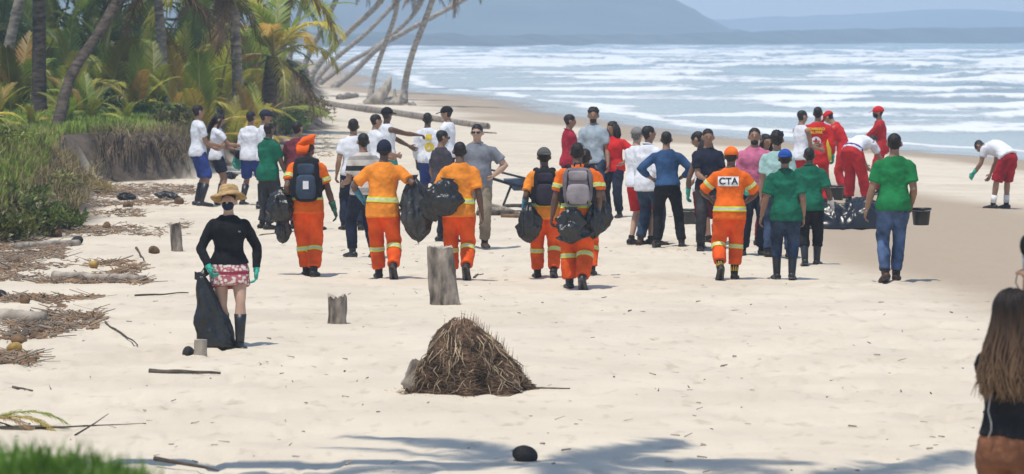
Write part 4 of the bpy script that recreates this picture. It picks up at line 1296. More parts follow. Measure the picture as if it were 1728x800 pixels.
P_("man in green shirt and charcoal trousers with one teal glove", 451, 50, 386, 205, build=1.08, skn="dark", hair="buzz", top=top(GREEN, .75, .80, loose=.03, collar=True), bottom=pants(CHAR, loose=.025), shoes=("shoe", LEATHER), gloves=dict(r=TEAL, l=TEAL),
   pose=dict(hr=(.30, .22, .84), hl=(-.22, .25, .90)), group=GB)
P_("man in maroon shirt partly behind the orange hat", 502, 35, 388, 203, build=1.12, belly=.03, skn="tan", top=top(cloth("maroon", (.16, .035, .05, 1))), bottom=pants(JEANSD), pose=dict(hl=(-.28, .18, .92), hr=(.25, .25, 1.0), fr=(.34, .05, .088)), group=GB)
w = P_("orange crew walker in pointed orange hat wearing blue backpack", 523, 0, 467, 229, skn="dark", hat=("legion", cloth("bright_orange_hat", (.85, .12, .015, 1))), top=top(ORANGE, .72, .80, loose=.028), bottom=pants(ORANGEL, loose=.03), shoes=("ankle", LEATHER), gloves=dict(r=DGREEN),
       pose=dict(fl=(-.05, .16, .088), fr=(.05, -.05, .095), hr=(.34, .05, .84), hl=(-.28, .02, .95), lean=3), bands=suit(1.0, True, .26), group=GO)
DBLUE = cloth("slate_blue_nylon", (.045, .065, .10, 1)); BNYL = cloth("black_nylon_pack", (.016, .017, .02, 1)); GNYL = cloth("grey_mauve_nylon", (.17, .14, .155, 1)); LGN = cloth("light_grey_nylon", (.28, .25, .26, 1))
backpack("blue and black backpack with a white tag on the walker in pointed hat", w, BNYL, DBLUE, BNYL, .33, .56, WHITEP)
trash_bag("bunched black and grey bag hanging at the hat wearer's left elbow", w, (-.36, -.06, 1.12), .34, .26, .44, 3, BINBAG)
trash_bag("small black bag dangling lowest beside the hat wearer's left leg", w, (-.34, .0, .80), .17, .14, .38, 4, BINBAG, folds=5, lump=.3)
P_("man in plain white tee and navy trousers seen from behind", 594, -8, 388, 198, skn="tan", top=top(WHITE), bottom=pants(NAVY), shoes=("shoe", LEATHER), pose=dict(hl=(-.26, .12, .86), hr=(.22, .30, 1.05), fl=(-.12, .05, .088), fr=(.13, -.05, .088)), group=GB)

STR = bpy.data.materials.new("striped_polo"); STR.use_nodes = True
def stripes(m, bands_):
    N, L = m.node_tree.nodes, m.node_tree.links
    tc = N.new("ShaderNodeTexCoord"); sx = N.new("ShaderNodeSeparateXYZ"); L.new(tc.outputs["Object"], sx.inputs[0])
    mr = N.new("ShaderNodeMapRange"); mr.inputs["From Min"].default_value = .8; mr.inputs["From Max"].default_value = 1.5; L.new(sx.outputs[2], mr.inputs[0])
    rp = N.new("ShaderNodeValToRGB"); rp.color_ramp.interpolation = 'CONSTANT'
    e = rp.color_ramp.elements
    e[0].color = bands_[0][1]; e[0].position = 0; e[1].position = bands_[1][0]; e[1].color = bands_[1][1]
    for p, c_ in bands_[2:]: x = e.new(p); x.color = c_
    L.new(mr.outputs[0], rp.inputs[0]); L.new(rp.outputs[0], N["Principled BSDF"].inputs["Base Color"]); N["Principled BSDF"].inputs["Roughness"].default_value = .9
_cr, _bk, _gy = (.55, .49, .43, 1), (.02, .02, .022, 1), (.30, .27, .25, 1)
stripes(STR, [(0, _cr), (.15, _gy), (.25, _cr), (.38, _bk), (.46, _cr), (.58, _bk), (.68, _cr), (.80, _gy), (.88, _cr)])
P_("man in cream and black striped polo with dark trousers walking away", 614, -25, 434, 222, skn="brown", hair="buzz", top=dict(m=STR, sl=.7, hem=.88, collar=False), bottom=pants(NAVY, loose=.02), shoes=("boot", RUBBER),
   pose=dict(hl=(-.20, .26, 1.02), hr=(.27, .1, .84), fl=(-.12, .12, .088), fr=(.10, -.12, .12), fpr=20, lean=3), group=GB)
w = P_("orange crew walker in dark knit cap carrying a bag at the right side", 650, 0, 470, 234, skn="dark", hair="buzz", hat=("knit", NAVY), top=top(ORANGEF, .80, .78, loose=.032), bottom=pants(ORANGEL, loose=.032), shoes=("ankle", LEATHER),
       gloves=dict(l=BLUEG, cuff=.20), pose=mix(WALK_R, hl=(-.30, .20, 1.0), hr=(.36, .10, 1.18), pl=(-1, -.6, -.2), fr=(.11, -.20, .16)), bands=suit(1.0, False, .28), group=GO)
trash_bag("long full grey-black bag carried right of the knit-capped walker", w, (.36, -.04, 1.30), .36, .30, .82, 7, BINBAGG, pinch=.30, neck=.92, lump=.14, rot=(0, -4, 0))
P_("dark-haired man in white tee in profile behind the knit cap", 634, 60, None, 191, H=1.70, skn="tan", top=top(WHITE), bottom=pants(NAVY), pose=mix(FWD), group=GB)
P_("man in dark cap and white vest pointing right with an outstretched arm", 655, 62, None, 180, H=1.76, skn="dark", hat=("cap", BLACK), top=top(WHITE, 0.0), bottom=shorts(cloth("teal_shorts", (.02, .22, .20, 1)), .95), shoes=("shoe", LEATHER), gloves=None,
   pose=dict(hr=(.05, .58, 1.26), hl=(-.1, .48, 1.06), nr=(0, 0, -1)), group=GB)
q = P_("person in white long sleeves with yellow back print and blue shorts", 724, 25, None, 188, H=1.70, skn="dark", hair="buzz", top=top(WHITE, 1.7, .86, loose=.03), bottom=shorts(BLUESH, 1.0), pose=dict(hl=(-.30, .06, .84)), group=GB)
patch_on(q, "top", .05, 1.30, .10, .10, YELP, "yellow_print"); patch_on(q, "top", .06, 1.13, .16, .16, YELP, "yellow_print", round_=True)
P_("man in white tee and black peaked cap turned left", 756, -70, None, 178, H=1.76, build=1.06, skn="tan", hat=("cap", BLACK), top=top(WHITE), bottom=pants(NAVY), pose=mix(FWD), group=GB)
q = P_("uniformed officer in dark grey with white sleeve patch and sunglasses", 746, 55, 408, 217, skn="brown", hair="buzz", glasses=True, top=top(cloth("officer_grey", (.06, .055, .065, 1)), .75, .90), bottom=pants(cloth("officer_navy", (.03, .03, .042, 1))), shoes=("boot", RUBBER), pose=dict(hl=(-.28, .12, .86), hr=(.2, .25, 1.0), yaw=12), group=GB)
patch_on(q, "top", -.17, 1.32, .07, .07, WHITEP, "sleeve_patch", lift=.03)
w = P_("bareheaded orange crew walker with crumpled black bag at left shoulder", 774, 0, 472, 236, skn="dark", hair="buzz", top=top(ORANGEF, .80, .80, loose=.032), bottom=pants(ORANGEL, loose=.032), shoes=("ankle", LEATHER), pose=mix(WALK_R, hr=(.33, -.02, .84), hl=(-.20, .22, 1.22), fr=(.10, -.20, .17)), bands=suit(1.0, False, .28), group=GO)
trash_bag("crumpled black bag slung over the bareheaded walker's left side", w, (-.14, -.24, 1.28), .46, .22, .46, 12, BINBAG, lump=.4, pinch=.5, rot=(0, 8, 0))
trash_bag("second crumpled black bag hanging farther left of the bareheaded walker", w, (-.36, -.08, 1.16), .26, .22, .42, 13, BINBAG, lump=.4, rot=(0, -10, 0))
q = P_("stocky man in grey polo and sunglasses facing camera with hand on hip", 802, 178, None, 207, H=1.75, build=1.14, belly=.04, skn="light", glasses=True, top=top(cloth("grey_polo", (.20, .21, .24, 1)), .7, .86, collar=True), bottom=pants(cloth("khaki", (.26, .21, .15, 1))), shoes=("shoe", BROWNL),
   pose=dict(hl=(-.24, .08, 1.0), pl=(-1, -.3, 0), hr=(.27, .06, .82), yaw=12), group=GB)

# ---- walkers in the middle
w = P_("orange crew walker in grey cap with dark backpack left of the pair", 918, 0, 470, 247, skn="dark", hair="buzz", hat=("capback", cloth("grey_cap", (.10, .095, .09, 1))), top=top(ORANGEF, .8, .80, loose=.028), bottom=pants(ORANGEL, loose=.03), shoes=("ankle", LEATHER), gloves=dict(l=BLUEG, cuff=.22),
       pose=mix(WALK_R, hl=(-.30, .05, .90), fr=(.13, -.10, .12), fpr=28), bands=suit(1.0, False, .28), group=GO)
backpack("dark backpack on the grey-capped orange walker", w, BNYL, cloth("dark_violet_nylon", (.035, .03, .045, 1)), BNYL, .30, .50)
trash_bag("sagging black bag at the grey-capped walker's left hip", w, (-.20, -.16, 1.02), .30, .20, .52, 21, BINBAG, lump=.25)
w6 = P_("orange crew walker mostly hidden behind the grey-mauve backpack", 984, 0, 464, 248, skn="dark", hair="buzz", top=top(ORANGE, .75, .82), bottom=pants(ORANGEL, loose=.03), shoes=("ankle", LEATHER), pose=mix(WALK_L, fr=(.12, -.02, .088), fl=(-.1, .1, .088), fpl=0, hr=(.33, .05, .88)), bands=suit(1.0, True, .28), group=GO)
trash_bag("black bag hanging from the hidden walker's right hand", w6, (.24, -.02, 1.10), .26, .2, .50, 22, BINBAG, lump=.3)
w = P_("orange crew walker with grey-mauve backpack nearest the camera", 970, 0, 486, 236, build=1.04, skn="dark", hair="buzz", top=top(ORANGE, .74, .80, loose=.028), bottom=pants(ORANGEL, loose=.034), shoes=("ankle", RUBBER),
       pose=mix(WALK_R, fl=(-.06, .12, .088), fr=(.09, -.16, .14), fpr=45, hl=(-.30, .05, .86), hr=(.32, .12, .90)), bands=suit(1.0, True, .30), group=GO)
patch_on(w, "top", 0, 1.36, .24, .085, WHITEP, "back_panel"); print_on(w, "top", "CTA", 0, 1.36, .105, BLACKP, bold=.002)
backpack("grey-mauve backpack with rounded pocket on the nearest orange walker", w, GNYL, LGN, BNYL, .36, .44)
trash_bag("shiny crumpled black bag behind the nearest walker's hips", w, (-.06, -.26, .98), .38, .20, .42, 23, BINBAG, lump=.6, pinch=.55)
trash_bag("dark bag under the nearest walker's right arm", w, (.22, -.16, 1.04), .20, .16, .42, 24, BINBAG, lump=.3)
P_("man in dark red shirt in profile left of the bearded man", 960, 75, None, 191, H=1.70, skn="brown", top=top(cloth("crimson_shirt", (.36, .02, .04, 1)), .7, .86, collar=True), bottom=pants(JEANSD), pose=mix(FWD), group=GB)
P_("tall bearded man in pale blue-grey shirt facing the camera", 1002, 192, None, 180, H=1.80, skn="brown", hair="bushy", beard=True, top=top(cloth("pale_blue_grey_shirt", (.36, .42, .47, 1)), .7, .86, collar=True), bottom=pants(JEANSD), pose=dict(hl=(-.25, .1, .84)), group=GB)
P_("curly-haired woman in bright red blouse and navy trousers", 1034, 205, 368, 204, fem=True, build=1.08, skn="tan", hair="curly", top=top(REDB, .75, .84, loose=.028), bottom=pants(NAVY, loose=.02), shoes=("shoe", LEATHER), pose=dict(hl=(-.24, .06, 1.0), pl=(-1, -.3, 0), hr=(.22, .2, .96), yaw=20), group=GB)
P_("man in red shorts and grey cap behind the white dress shirt", 1076, 45, 411, 213, skn="light", hair="short", hairm=HAIRG, hat=("cap", cloth("washed_cap", (.22, .21, .2, 1))), top=top(WHITE), bottom=shorts(RED, .95), shoes=("shoe", LEATHER), pose=mix(FWD, fl=(-.08, -.05, .088), fr=(.22, .05, .088)), group=GB)
P_("man in untucked white dress shirt and jeans turned to the right", 1093, 42, 414, 210, build=1.05, skn="brown", top=top(WHITE, 1.45, .80, loose=.03, collar=True), bottom=pants(JEANSD, loose=.02), shoes=("shoe", BROWNL), pose=dict(hl=(-.26, .08, .84), hr=(.27, .10, .88), yaw=25), group=GB)
P_("man in blue denim shirt from behind with both hands on hips", 1123, 0, 418, 219, skn="tan", top=top(cloth("denim_shirt", (.035, .085, .19, 1), .2), 1.7, .93, wr=.018), bottom=pants(BLACK), shoes=("shoe", LEATHER), pose=mix(HIPS_B, fl=(-.12, .0, .088), fr=(.24, -.02, .088), pel=(.03, 0, -.015)), group=GB)
bl = P_("person in white vest and maroon shorts wearing teal gloves", 1190, 18, 420, 229, skn="dark", hair="curly", top=top(WHITE, 0.0, .90), bottom=shorts(cloth("maroon_shorts", (.16, .012, .03, 1)), 1.0), shoes=("boot", RUBBER), gloves=dict(l=TEAL, r=TEAL), pose=dict(hl=(-.34, .10, .86), hr=(.1, .3, .95), fl=(-.06, .03, .088), lean=8), group=GB)
P_("man in dark navy shirt facing camera behind the white vest", 1196, 172, None, 215, H=1.72, skn="brown", top=top(NAVY, .7), bottom=pants(CHAR), pose=mix(FWD), group=GB)
P_("stooping dark-haired person beside the orange cap", 1212, -50, 412, 214, H=1.72, skn="tan", top=top(cloth("rose_white", (.55, .42, .42, 1)), .5), bottom=shorts(REDD, 1.0), pose=dict(lean=38, hl=(-.15, .35, .9), hr=(.15, .35, .9)), group=GB)
w = P_("orange crew worker in orange cap with lettered white panel on the back", 1228, 0, 472, 246, skn="dark", hair="buzz", hat=("cap", cloth("orange_cap", (.80, .15, .02, 1))), top=top(ORANGE, .92, .80, loose=.036), bottom=pants(ORANGEL, loose=.034, len=1.74), shoes=("ankle", LEATHER, SOLE, cloth("yellow_sock", (.72, .42, .02, 1))),
       pose=mix(WALK_L, fl=(-.11, -.18, .16), fr=(.09, .08, .088), hl=(-.22, .28, 1.05), hr=(.24, .25, 1.0), pl=(-1, -.5, -.3), pr=(1, -.5, -.3)), bands=suit(.94, True, .34), group=GO)
patch_on(w, "top", 0, 1.29, .27, .125, WHITEP, "back_panel"); print_on(w, "top", "CTA", 0, 1.29, .125, BLACKP, bold=.0025)
P_("smiling bearded man in pink shirt facing the camera", 1271, 176, 430, 213, build=1.06, skn="tan", hair="short", beard=True, hairm=HAIRB, top=top(cloth("pink_shirt", (.58, .16, .27, 1)), 1.55, .86, collar=True), bottom=pants(NAVY, loose=.03), shoes=("shoe", LEATHER), gloves=dict(r=TEAL), pose=dict(hr=(.16, .20, .92), hl=(-.27, .08, .84), pitch=-8), group=GB)
P_("dark long-haired woman behind the pink shirt's shoulder", 1291, 150, None, 224, H=1.60, fem=True, skn="tan", hair="long", top=top(BLACK), bottom=pants(REDD), group=GB)
P_("man with thick black hair in pale teal shirt behind the blue cap", 1313, 10, None, 219, H=1.72, skn="tan", hair="bushy", top=top(cloth("pale_teal_shirt", (.36, .55, .52, 1)), .7), bottom=pants(JEANSD), group=GB)
P_("man in dark green polo, jeans and royal blue cap walking away", 1322, 0, 472, 250, skn="tan", build=1.06, hat=("capback", cloth("royal_blue_cap", (.02, .08, .34, 1))), top=top(GREEN, .78, .80, loose=.032, collar=True), bottom=pants(JEANSD, loose=.016, len=1.5), shoes=("boot", RUBBER),
   pose=dict(fl=(-.08, .12, .088), fr=(.11, -.06, .10), fpr=10, hl=(-.33, .06, .84), hr=(.30, .0, .84)), group="men in dark green polos")
P_("man in dark green polo and black trousers with a white glove", 1366, 8, 448, 246, skn="dark", build=1.04, hair="buzz", top=top(GREEN, .78, .82, loose=.032, collar=True), bottom=pants(BLACK, loose=.02, len=1.55), shoes=("boot", RUBBER), gloves=dict(r=WHITEG), pose=dict(fl=(-.06, -.1, .10), fpl=12, fr=(.10, .10, .088), hr=(.36, .10, .90), hl=(-.28, .1, .84)), group="men in dark green polos")

# ---- lifeguards
q = P_("lifeguard in red long sleeves with white cross emblem on the back", 1377, 4, None, 178, H=1.80, build=1.06, skn="brown", hair="buzz", top=top(REDB, 1.75, .74, loose=.03), bottom=pants(RED), shoes=("boot", RUBBER), gloves=dict(r=TEAL, cuff=.12), pose=dict(hr=(.33, .08, .86), hl=(-.27, .2, .9)), group=GR)
print_on(q, "top", "BOMBEIRO", 0, 1.345, .062, YELP, bold=.002); print_on(q, "top", "MILITAR", 0, 1.285, .062, YELP, bold=.002)
patch_on(q, "top", 0, 1.13, .17, .17, WHITEP, "emblem_disc", round_=True)
cb = bmesh.new()
for sx_, sy_ in ((.10, .034), (.034, .10)):
    vv = bmesh.ops.create_grid(cb, x_segments=3, y_segments=3, size=.5)["verts"]
    for v in vv: v.co.x *= sx_; v.co.y *= sy_
drape(q, "top", cb, 0, 1.13, -1, .013); link("emblem_cross", bm_mesh(cb), q["gm"]["top"], mat("emblem_red", (.35, .015, .02, 1), .7, .1, 5, 0))
bs_ = bmesh.new(); tube(bs_, [q["T"](.185, -.045, 1.28), q["T"](.19, -.06, 1.1), q["T"](.20, -.07, .90), q["T"](.20, -.06, .80)], [(.028, .05)] * 4, hint=(0, 1, 0), n=8); link("yellow_side_stripe", bm_mesh(bs_), q["gm"]["top"], YELP)
P_("bare-shouldered man in white vest and red shorts behind the cross emblem", 1352, 55, None, 184, H=1.74, skn="tan", hair="buzz", top=top(WHITE, 0.0), bottom=shorts(RED, 1.0), pose=mix(FWD, hl=(-.1, .38, 1.1)), group=GR)
P_("lifeguard in red cap and red shirt stooping left with teal gloves", 1424, -72, 334, 176, H=1.74, skn="tan", hat=("cap", REDB), top=top(REDB, .8, .84), bottom=pants(RED, loose=.02), shoes=("boot", RUBBER), gloves=dict(l=TEAL, r=TEAL, cuff=.16), pose=dict(lean=30, hl=(-.08, .36, 1.02), hr=(.10, .40, .92), pitch=15), group=GR)
q = P_("helper bent double in white shirt and red trousers over the black tarpaulin", 1447, 40, 342, 160, H=1.80, build=1.08, skn="tan", hair="short", top=top(WHITE, .7, .92), bottom=pants(RED, loose=.034), shoes=("boot", RUBBER), pose=dict(lean=96, pel=(0, -.16, -.02), fl=(-.17, -.02, .088), fr=(.17, .05, .088), hl=(-.22, .66, .55), hr=(.2, .66, .52)), group=GR)
bs_ = bmesh.new(); tube(bs_, [q["T"](.172 * math.cos(t_) * 1.14, .128 * math.sin(t_) * 1.14 - .01, .985) for t_ in np.linspace(0, 6.2832, 25)], [(.03, .008)] * 25, hint=q["T"](0, 0, 1.02) - q["T"](0, 0, .96), n=8); link("waistband", bm_mesh(bs_), q["root"], cloth("violet_band", (.09, .05, .22, 1)))
q = P_("lifeguard in red hat and dark face mask in profile facing left", 1487, -82, None, 178, H=1.76, skn="brown", hat=("cap", REDB), mask=NAVY, top=top(cloth("lifeguard_red", (.42, .02, .025, 1)), 1.5, .84), bottom=pants(RED), shoes=("boot", RUBBER), pose=dict(hl=(-.12, .46, .98), hr=(.1, .40, .96), pl=(-.4, -1, -.3), lean=6), group=GR)
bs_ = bmesh.new(); tube(bs_, [q["elb"][-1].lerp(q["wri"][-1], .05), q["elb"][-1].lerp(q["wri"][-1], .35)], [.060, .054], n=12); link("yellow_sleeve_band", bm_mesh(bs_), q["gm"]["top"], YELP)

# ---- right side
gp = P_("man in bright green tee and blue jeans carrying a black bucket", 1502, 0, 474, 222, skn="tan", build=1.05, top=top(GREENB, .72, .84, loose=.022), bottom=pants(JEANS, loose=.012), shoes=("shoe", BROWNL), pose=dict(fl=(-.06, -.06, .10), fpl=14, fr=(.08, .12, .088), hr=(.30, .14, .90), hl=(-.31, .0, .84)), group=GB)
P_("man in white tee and red shorts bending over alone near the water", 1687, -40, 352, 184, H=1.76, skn="tan", hair="buzz", top=top(WHITE, .6, .92, loose=.034), bottom=shorts(REDD, 1.0, loose=.022), shoes=("shoe", LEATHER, SOLE, WHITEP), gloves=dict(l=TEAL), pose=dict(lean=92, pel=(0, -.18, -.02), fl=(-.17, .0, .088), fr=(.17, .0, .088), hl=(-.24, .42, .62), hr=(.2, .42, .60), pitch=10), group=GR)

# ---- woman with the straw hat
SKIRT = bpy.data.materials.new("patterned_shorts"); SKIRT.use_nodes = True
def pattern(m):
    N, L = m.node_tree.nodes, m.node_tree.links
    tc = N.new("ShaderNodeTexCoord"); sx = N.new("ShaderNodeSeparateXYZ"); L.new(tc.outputs["Object"], sx.inputs[0])
    vo = N.new("ShaderNodeTexVoronoi"); vo.inputs["Scale"].default_value = 26; L.new(tc.outputs["Object"], vo.inputs["Vector"])
    r1 = N.new("ShaderNodeValToRGB"); r1.color_ramp.elements[0].position = .42; r1.color_ramp.elements[1].position = .56
    r1.color_ramp.elements[0].color = (.66, .56, .50, 1); r1.color_ramp.elements[1].color = (.36, .10, .12, 1); L.new(vo.outputs["Distance"], r1.inputs[0])
    mr = N.new("ShaderNodeMapRange"); mr.inputs["From Min"].default_value = .64; mr.inputs["From Max"].default_value = 1.04; L.new(sx.outputs[2], mr.inputs[0])
    r2 = N.new("ShaderNodeValToRGB"); r2.color_ramp.interpolation = 'CONSTANT'; e = r2.color_ramp.elements
    e[0].position = 0; e[0].color = (1, 1, 1, 1); e[1].position = .13; e[1].color = (0, 0, 0, 1)
    for p, v_ in ((.44, 1), (.53, 0), (.85, 1), (.92, 0)): x = e.new(p); x.color = (v_, v_, v_, 1)
    L.new(mr.outputs[0], r2.inputs[0])
    mx = N.new("ShaderNodeMix"); mx.data_type = 'RGBA'; L.new(r2.outputs[0], mx.inputs[0]); L.new(r1.outputs[0], mx.inputs[6]); mx.inputs[7].default_value = (.26, .02, .045, 1)
    L.new(mx.outputs[2], N["Principled BSDF"].inputs["Base Color"]); N["Principled BSDF"].inputs["Roughness"].default_value = .9
pattern(SKIRT)
STRAW = mat("woven_straw", (.50, .33, .15, 1), .85, .2, 20, .7, 45, stretch=(1, 1, 3))
hw = P_("woman in straw hat, black top and patterned red shorts holding a bag", 392, 172, 588, 318, fem=True, build=1.10, skn="light", hair="short", hairm=HAIRB, hat=("straw", STRAW), mask=cloth("navy_mask", (.015, .022, .05, 1)),
        top=top(BLACK, 1.92, .95, loose=.016, flare=.16, tight=.84, wr=.018), bottom=dict(m=SKIRT, len=.62, skirt=.68, name="patterned_shorts"), shoes=("boot", RUBBER), gloves=dict(l=TEAL, r=TEAL, cuff=.13),
        pose=dict(fl=(-.07, .18, .088), fr=(.065, -.16, .12), fpr=25, hr=(.30, .14, .90), hl=(-.30, .05, .86), yaw=14, pitch=-5, cr=1.4, pr=(1, -.6, -.2), pl=(-1, -.6, -.2)), voxel=.013)
lg = bmesh.new(); box(lg, (0, 0, 0), (.055, .004, .016)); o_ = link("chest_logo", bm_mesh(lg), hw["gm"]["top"], LGN, smooth=False)
o_.location = hw["T"](-.09, .155, 1.30); o_.rotation_euler = (R(-8), 0, R(-20))
# the open bag she drags: a hanging sheet gathered at the hand and resting on the sand
def drag_bag():
    n, m = 40, 34
    V, F = [], []
    for j in range(m + 1):
        t = j / m                                  # 0 mouth at the hand, 1 on the sand
        z = .80 - .80 * t ** 1.02
        cx = .345 - .19 * t ** .95
        w = .04 + .195 * t ** .9; d = .03 + .13 * t ** .8
        if t > .93: w *= 1 - (t - .93) * 5.0; d *= 1 - (t - .93) * 5.0
        for k in range(n):
            a = 2 * math.pi * k / n
            f = 1 + .12 * math.sin(6 * a + 1.3) * (1 - .6 * t) + .22 * mnoise.noise(Vector((math.cos(a) * 2, math.sin(a) * 2, t * 4))) - .22 * (abs(mnoise.noise(Vector((math.cos(a) * 3 + 3, math.sin(a) * 3, t * 5 + a)))) - .2) + .08 * mnoise.noise(Vector((math.cos(a) * 6, math.sin(a) * 6, t * 12)))
            V.append((cx + w * f * math.cos(a), .12 + d * f * math.sin(a), max(z, .012)))
    for j in range(m):
        for k in range(n): F.append((j * n + k, (j + 1) * n + k, (j + 1) * n + (k + 1) % n, j * n + (k + 1) % n))
    F.append(tuple(range(n))); F.append(tuple(reversed(range(m * n, m * n + n))))
    o = link("plastic_bag", py_mesh(V, F), None, BINBAG)
    o.matrix_world = hw["M"]
    tag(o, "limp open black bag dragged on the sand by the straw-hat woman", "plastic bag")
    # loose flap above the hand
    b = bmesh.new()
    P0 = hw["hands"][1][0]
    tube(b, [Vector((.30, .12, .80)), Vector((.335, .13, .86)), Vector((.37, .13, .83)), Vector((.39, .12, .76))], [(.05, .03), (.06, .02), (.055, .012), (.03, .006)], hint=(1, 0, 0), n=12)
    link("loose_flap", bm_mesh(b), o, BINBAG)
drag_bag()

# ---- foreground woman with long hair, microphone in her raised right hand
_Yf = 21.6
def _fgloc(u, v, face, H, px, dy=0.0):
    """a point of the photo near the foreground woman, in her own frame"""
    Pw = at_depth(u, v, _Yf + dy); base = Vector(((px - CX) / FPX * _Yf, _Yf, gz((px - CX) / FPX * _Yf, _Yf)))
    q = Matrix.Rotation(R(face), 3, 'Z') @ (Pw - base)
    return tuple(q / (H / 1.75))
FGF, FGH, FGX = 38, 1.68, 1700
fg = P_("long-haired woman in black top close to the camera at right edge", FGX, FGF, None, 487, H=FGH, fem=True, skn="tan", hair="none", hairm=HAIRB, top=top(BLACK, .6, .97, loose=.012, flare=.03), bottom=pants(cloth("rust_brown_trousers", (.20, .085, .045, 1)), loose=.012),
        shoes=("shoe", LEATHER), pose=dict(hr=_fgloc(1733, 498, FGF, FGH, FGX, .05), pr=(.9, -.2, -1), hl=(.02, .30, 1.05), pl=(-.1, -.4, -1), cr=1.6, dr=(0, .1, 1)), voxel=.011)
def long_hair(info):
    HD = info["HD"]; rr_ = random.Random(4)
    V = bmesh.new()
    for v in ellipsoid(V, (0, 0, 0), (1, 1, 1), None, 24, 16):
        u = v.co.copy(); w = .8 if (u.y > .25 and u.z < .4) else .99
        v.co = HD(u.x * .088 * w, .004 + u.y * .108 * w, .170 + u.z * .105 * w)
    cap = link("hair", bm_mesh(V), info["root"], HM)
    V = bmesh.new()
    for i in range(620):
        a = R(rr_.uniform(58, 302)); el0 = rr_.uniform(8, 80)
        ln = rr_.uniform(.30, .45); fl = rr_.uniform(1.0, 1.55); sw = rr_.uniform(-.025, .025)
        wv = rr_.uniform(0, 6.28); am = rr_.uniform(.010, .030); k_ = rr_.uniform(1.0, 1.05)
        P0 = []
        for j in range(5):                       # over the skull from the crown
            e = R(el0 + (96 - el0) * j / 4)
            P0.append(HD(math.sin(a) * .089 * k_ * math.sin(e), .002 + math.cos(a) * .108 * k_ * math.sin(e), .172 + .105 * k_ * math.cos(e)))
        for j in range(1, 9):                    # then hanging
            t = j / 8
            g = k_ * (1 + (fl - 1) * t ** 1.2)
            P0.append(HD(math.sin(a) * .089 * g + sw * t + am * t * math.sin(9 * t + wv), .002 + math.cos(a) * .100 * g - .03 * t + am * t * math.cos(6 * t + wv), .160 - ln * t))
        r_ = rr_.uniform(.003, .0065)
        tube(V, P0, [r_ * .6, r_, r_, r_, r_ * 1.1] + [r_ * 1.2, r_ * 1.25, r_ * 1.25, r_ * 1.2, r_ * 1.1, r_ * .9, r_ * .6, r_ * .15], n=5)
    link("hair_locks", bm_mesh(V), info["root"], HM)
HM = bpy.data.materials.new("ombre_hair"); HM.use_nodes = True
def ombre(m):
    N, L = m.node_tree.nodes, m.node_tree.links
    tc = N.new("ShaderNodeTexCoord"); sx = N.new("ShaderNodeSeparateXYZ"); L.new(tc.outputs["Object"], sx.inputs[0])
    n = N.new("ShaderNodeTexNoise"); n.inputs["Scale"].default_value = 26
    mp = N.new("ShaderNodeMapping"); mp.inputs["Scale"].default_value = (1, 1, .12); L.new(tc.outputs["Object"], mp.inputs[0]); L.new(mp.outputs[0], n.inputs[0])
    ma = N.new("ShaderNodeMath"); ma.operation = 'MULTIPLY_ADD'; ma.inputs[1].default_value = -.35; L.new(n.outputs[0], ma.inputs[0]); L.new(sx.outputs[2], ma.inputs[2])
    mr = N.new("ShaderNodeMapRange"); mr.inputs["From Min"].default_value = 1.02; mr.inputs["From Max"].default_value = 1.50; L.new(ma.outputs[0], mr.inputs[0])
    rp = N.new("ShaderNodeValToRGB"); e = rp.color_ramp.elements; e[0].color = (.21, .13, .072, 1); e[1].color = (.018, .012, .010, 1)
    x = e.new(.5); x.color = (.10, .058, .034, 1); L.new(mr.outputs[0], rp.inputs[0]); L.new(rp.outputs[0], N["Principled BSDF"].inputs["Base Color"])
    N["Principled BSDF"].inputs["Roughness"].default_value = .55; N["Principled BSDF"].inputs["Specular IOR Level"].default_value = .2
ombre(HM)
long_hair(fg)
# earphone cable down her back
bm = bmesh.new(); T = fg["T"]
tube(bm, [T(-.02, -.16, 1.30), T(-.025, -.16, 1.20), T(-.045, -.145, 1.12), T(-.02, -.15, 1.06), T(-.015, -.155, 1.02), T(-.035, -.15, .98)], [.0042] * 6, n=6)
o = link("earphone_cable", bm_mesh(bm), None, mat("grey_cable", (.35, .34, .33, 1), .5, .05, 5, 0)); o.matrix_world = fg["M"]; tag(o, "thin pale cable hanging down the black top of the foreground woman", "cable")
W_, d_ = fg["hands"][1]
mr_ = empty("microphone"); mr_.matrix_world = fg["M"]; tag(mr_, "black foam-topped microphone held up at the right photo edge", "microphone")
c0 = W_ + Vector((-.02, .02, .07))
bm = bmesh.new(); tube(bm, [c0 + Vector((0, 0, -.06)), c0 + Vector((0, 0, .10)), c0 + Vector((0, 0, .14))], [.014, .017, .02], n=14); link("handle", bm_mesh(bm), mr_, mat("mic_metal", (.22, .27, .30, 1), .35, .05, 5, 0, spec=.6))
bm = bmesh.new(); ellipsoid(bm, c0 + Vector((0, 0, .19)), (.033, .033, .058), None, 18, 12); link("foam_windscreen", bm_mesh(bm), mr_, mat("black_foam", (.012, .014, .012, 1), .95, .3, 90, .8, 200))
bm = bmesh.new(); tube(bm, [c0 + Vector((0, 0, -.055)), c0 + Vector((-.03, 0, -.06)), c0 + Vector((-.062, .0, -.01)), c0 + Vector((-.05, 0, .05)), c0 + Vector((-.01, .0, .065))], [.0035] * 5, n=6); link("cable_loop", bm_mesh(bm), mr_, mat("black_cable", (.03, .025, .022, 1), .5, .05, 5, 0))
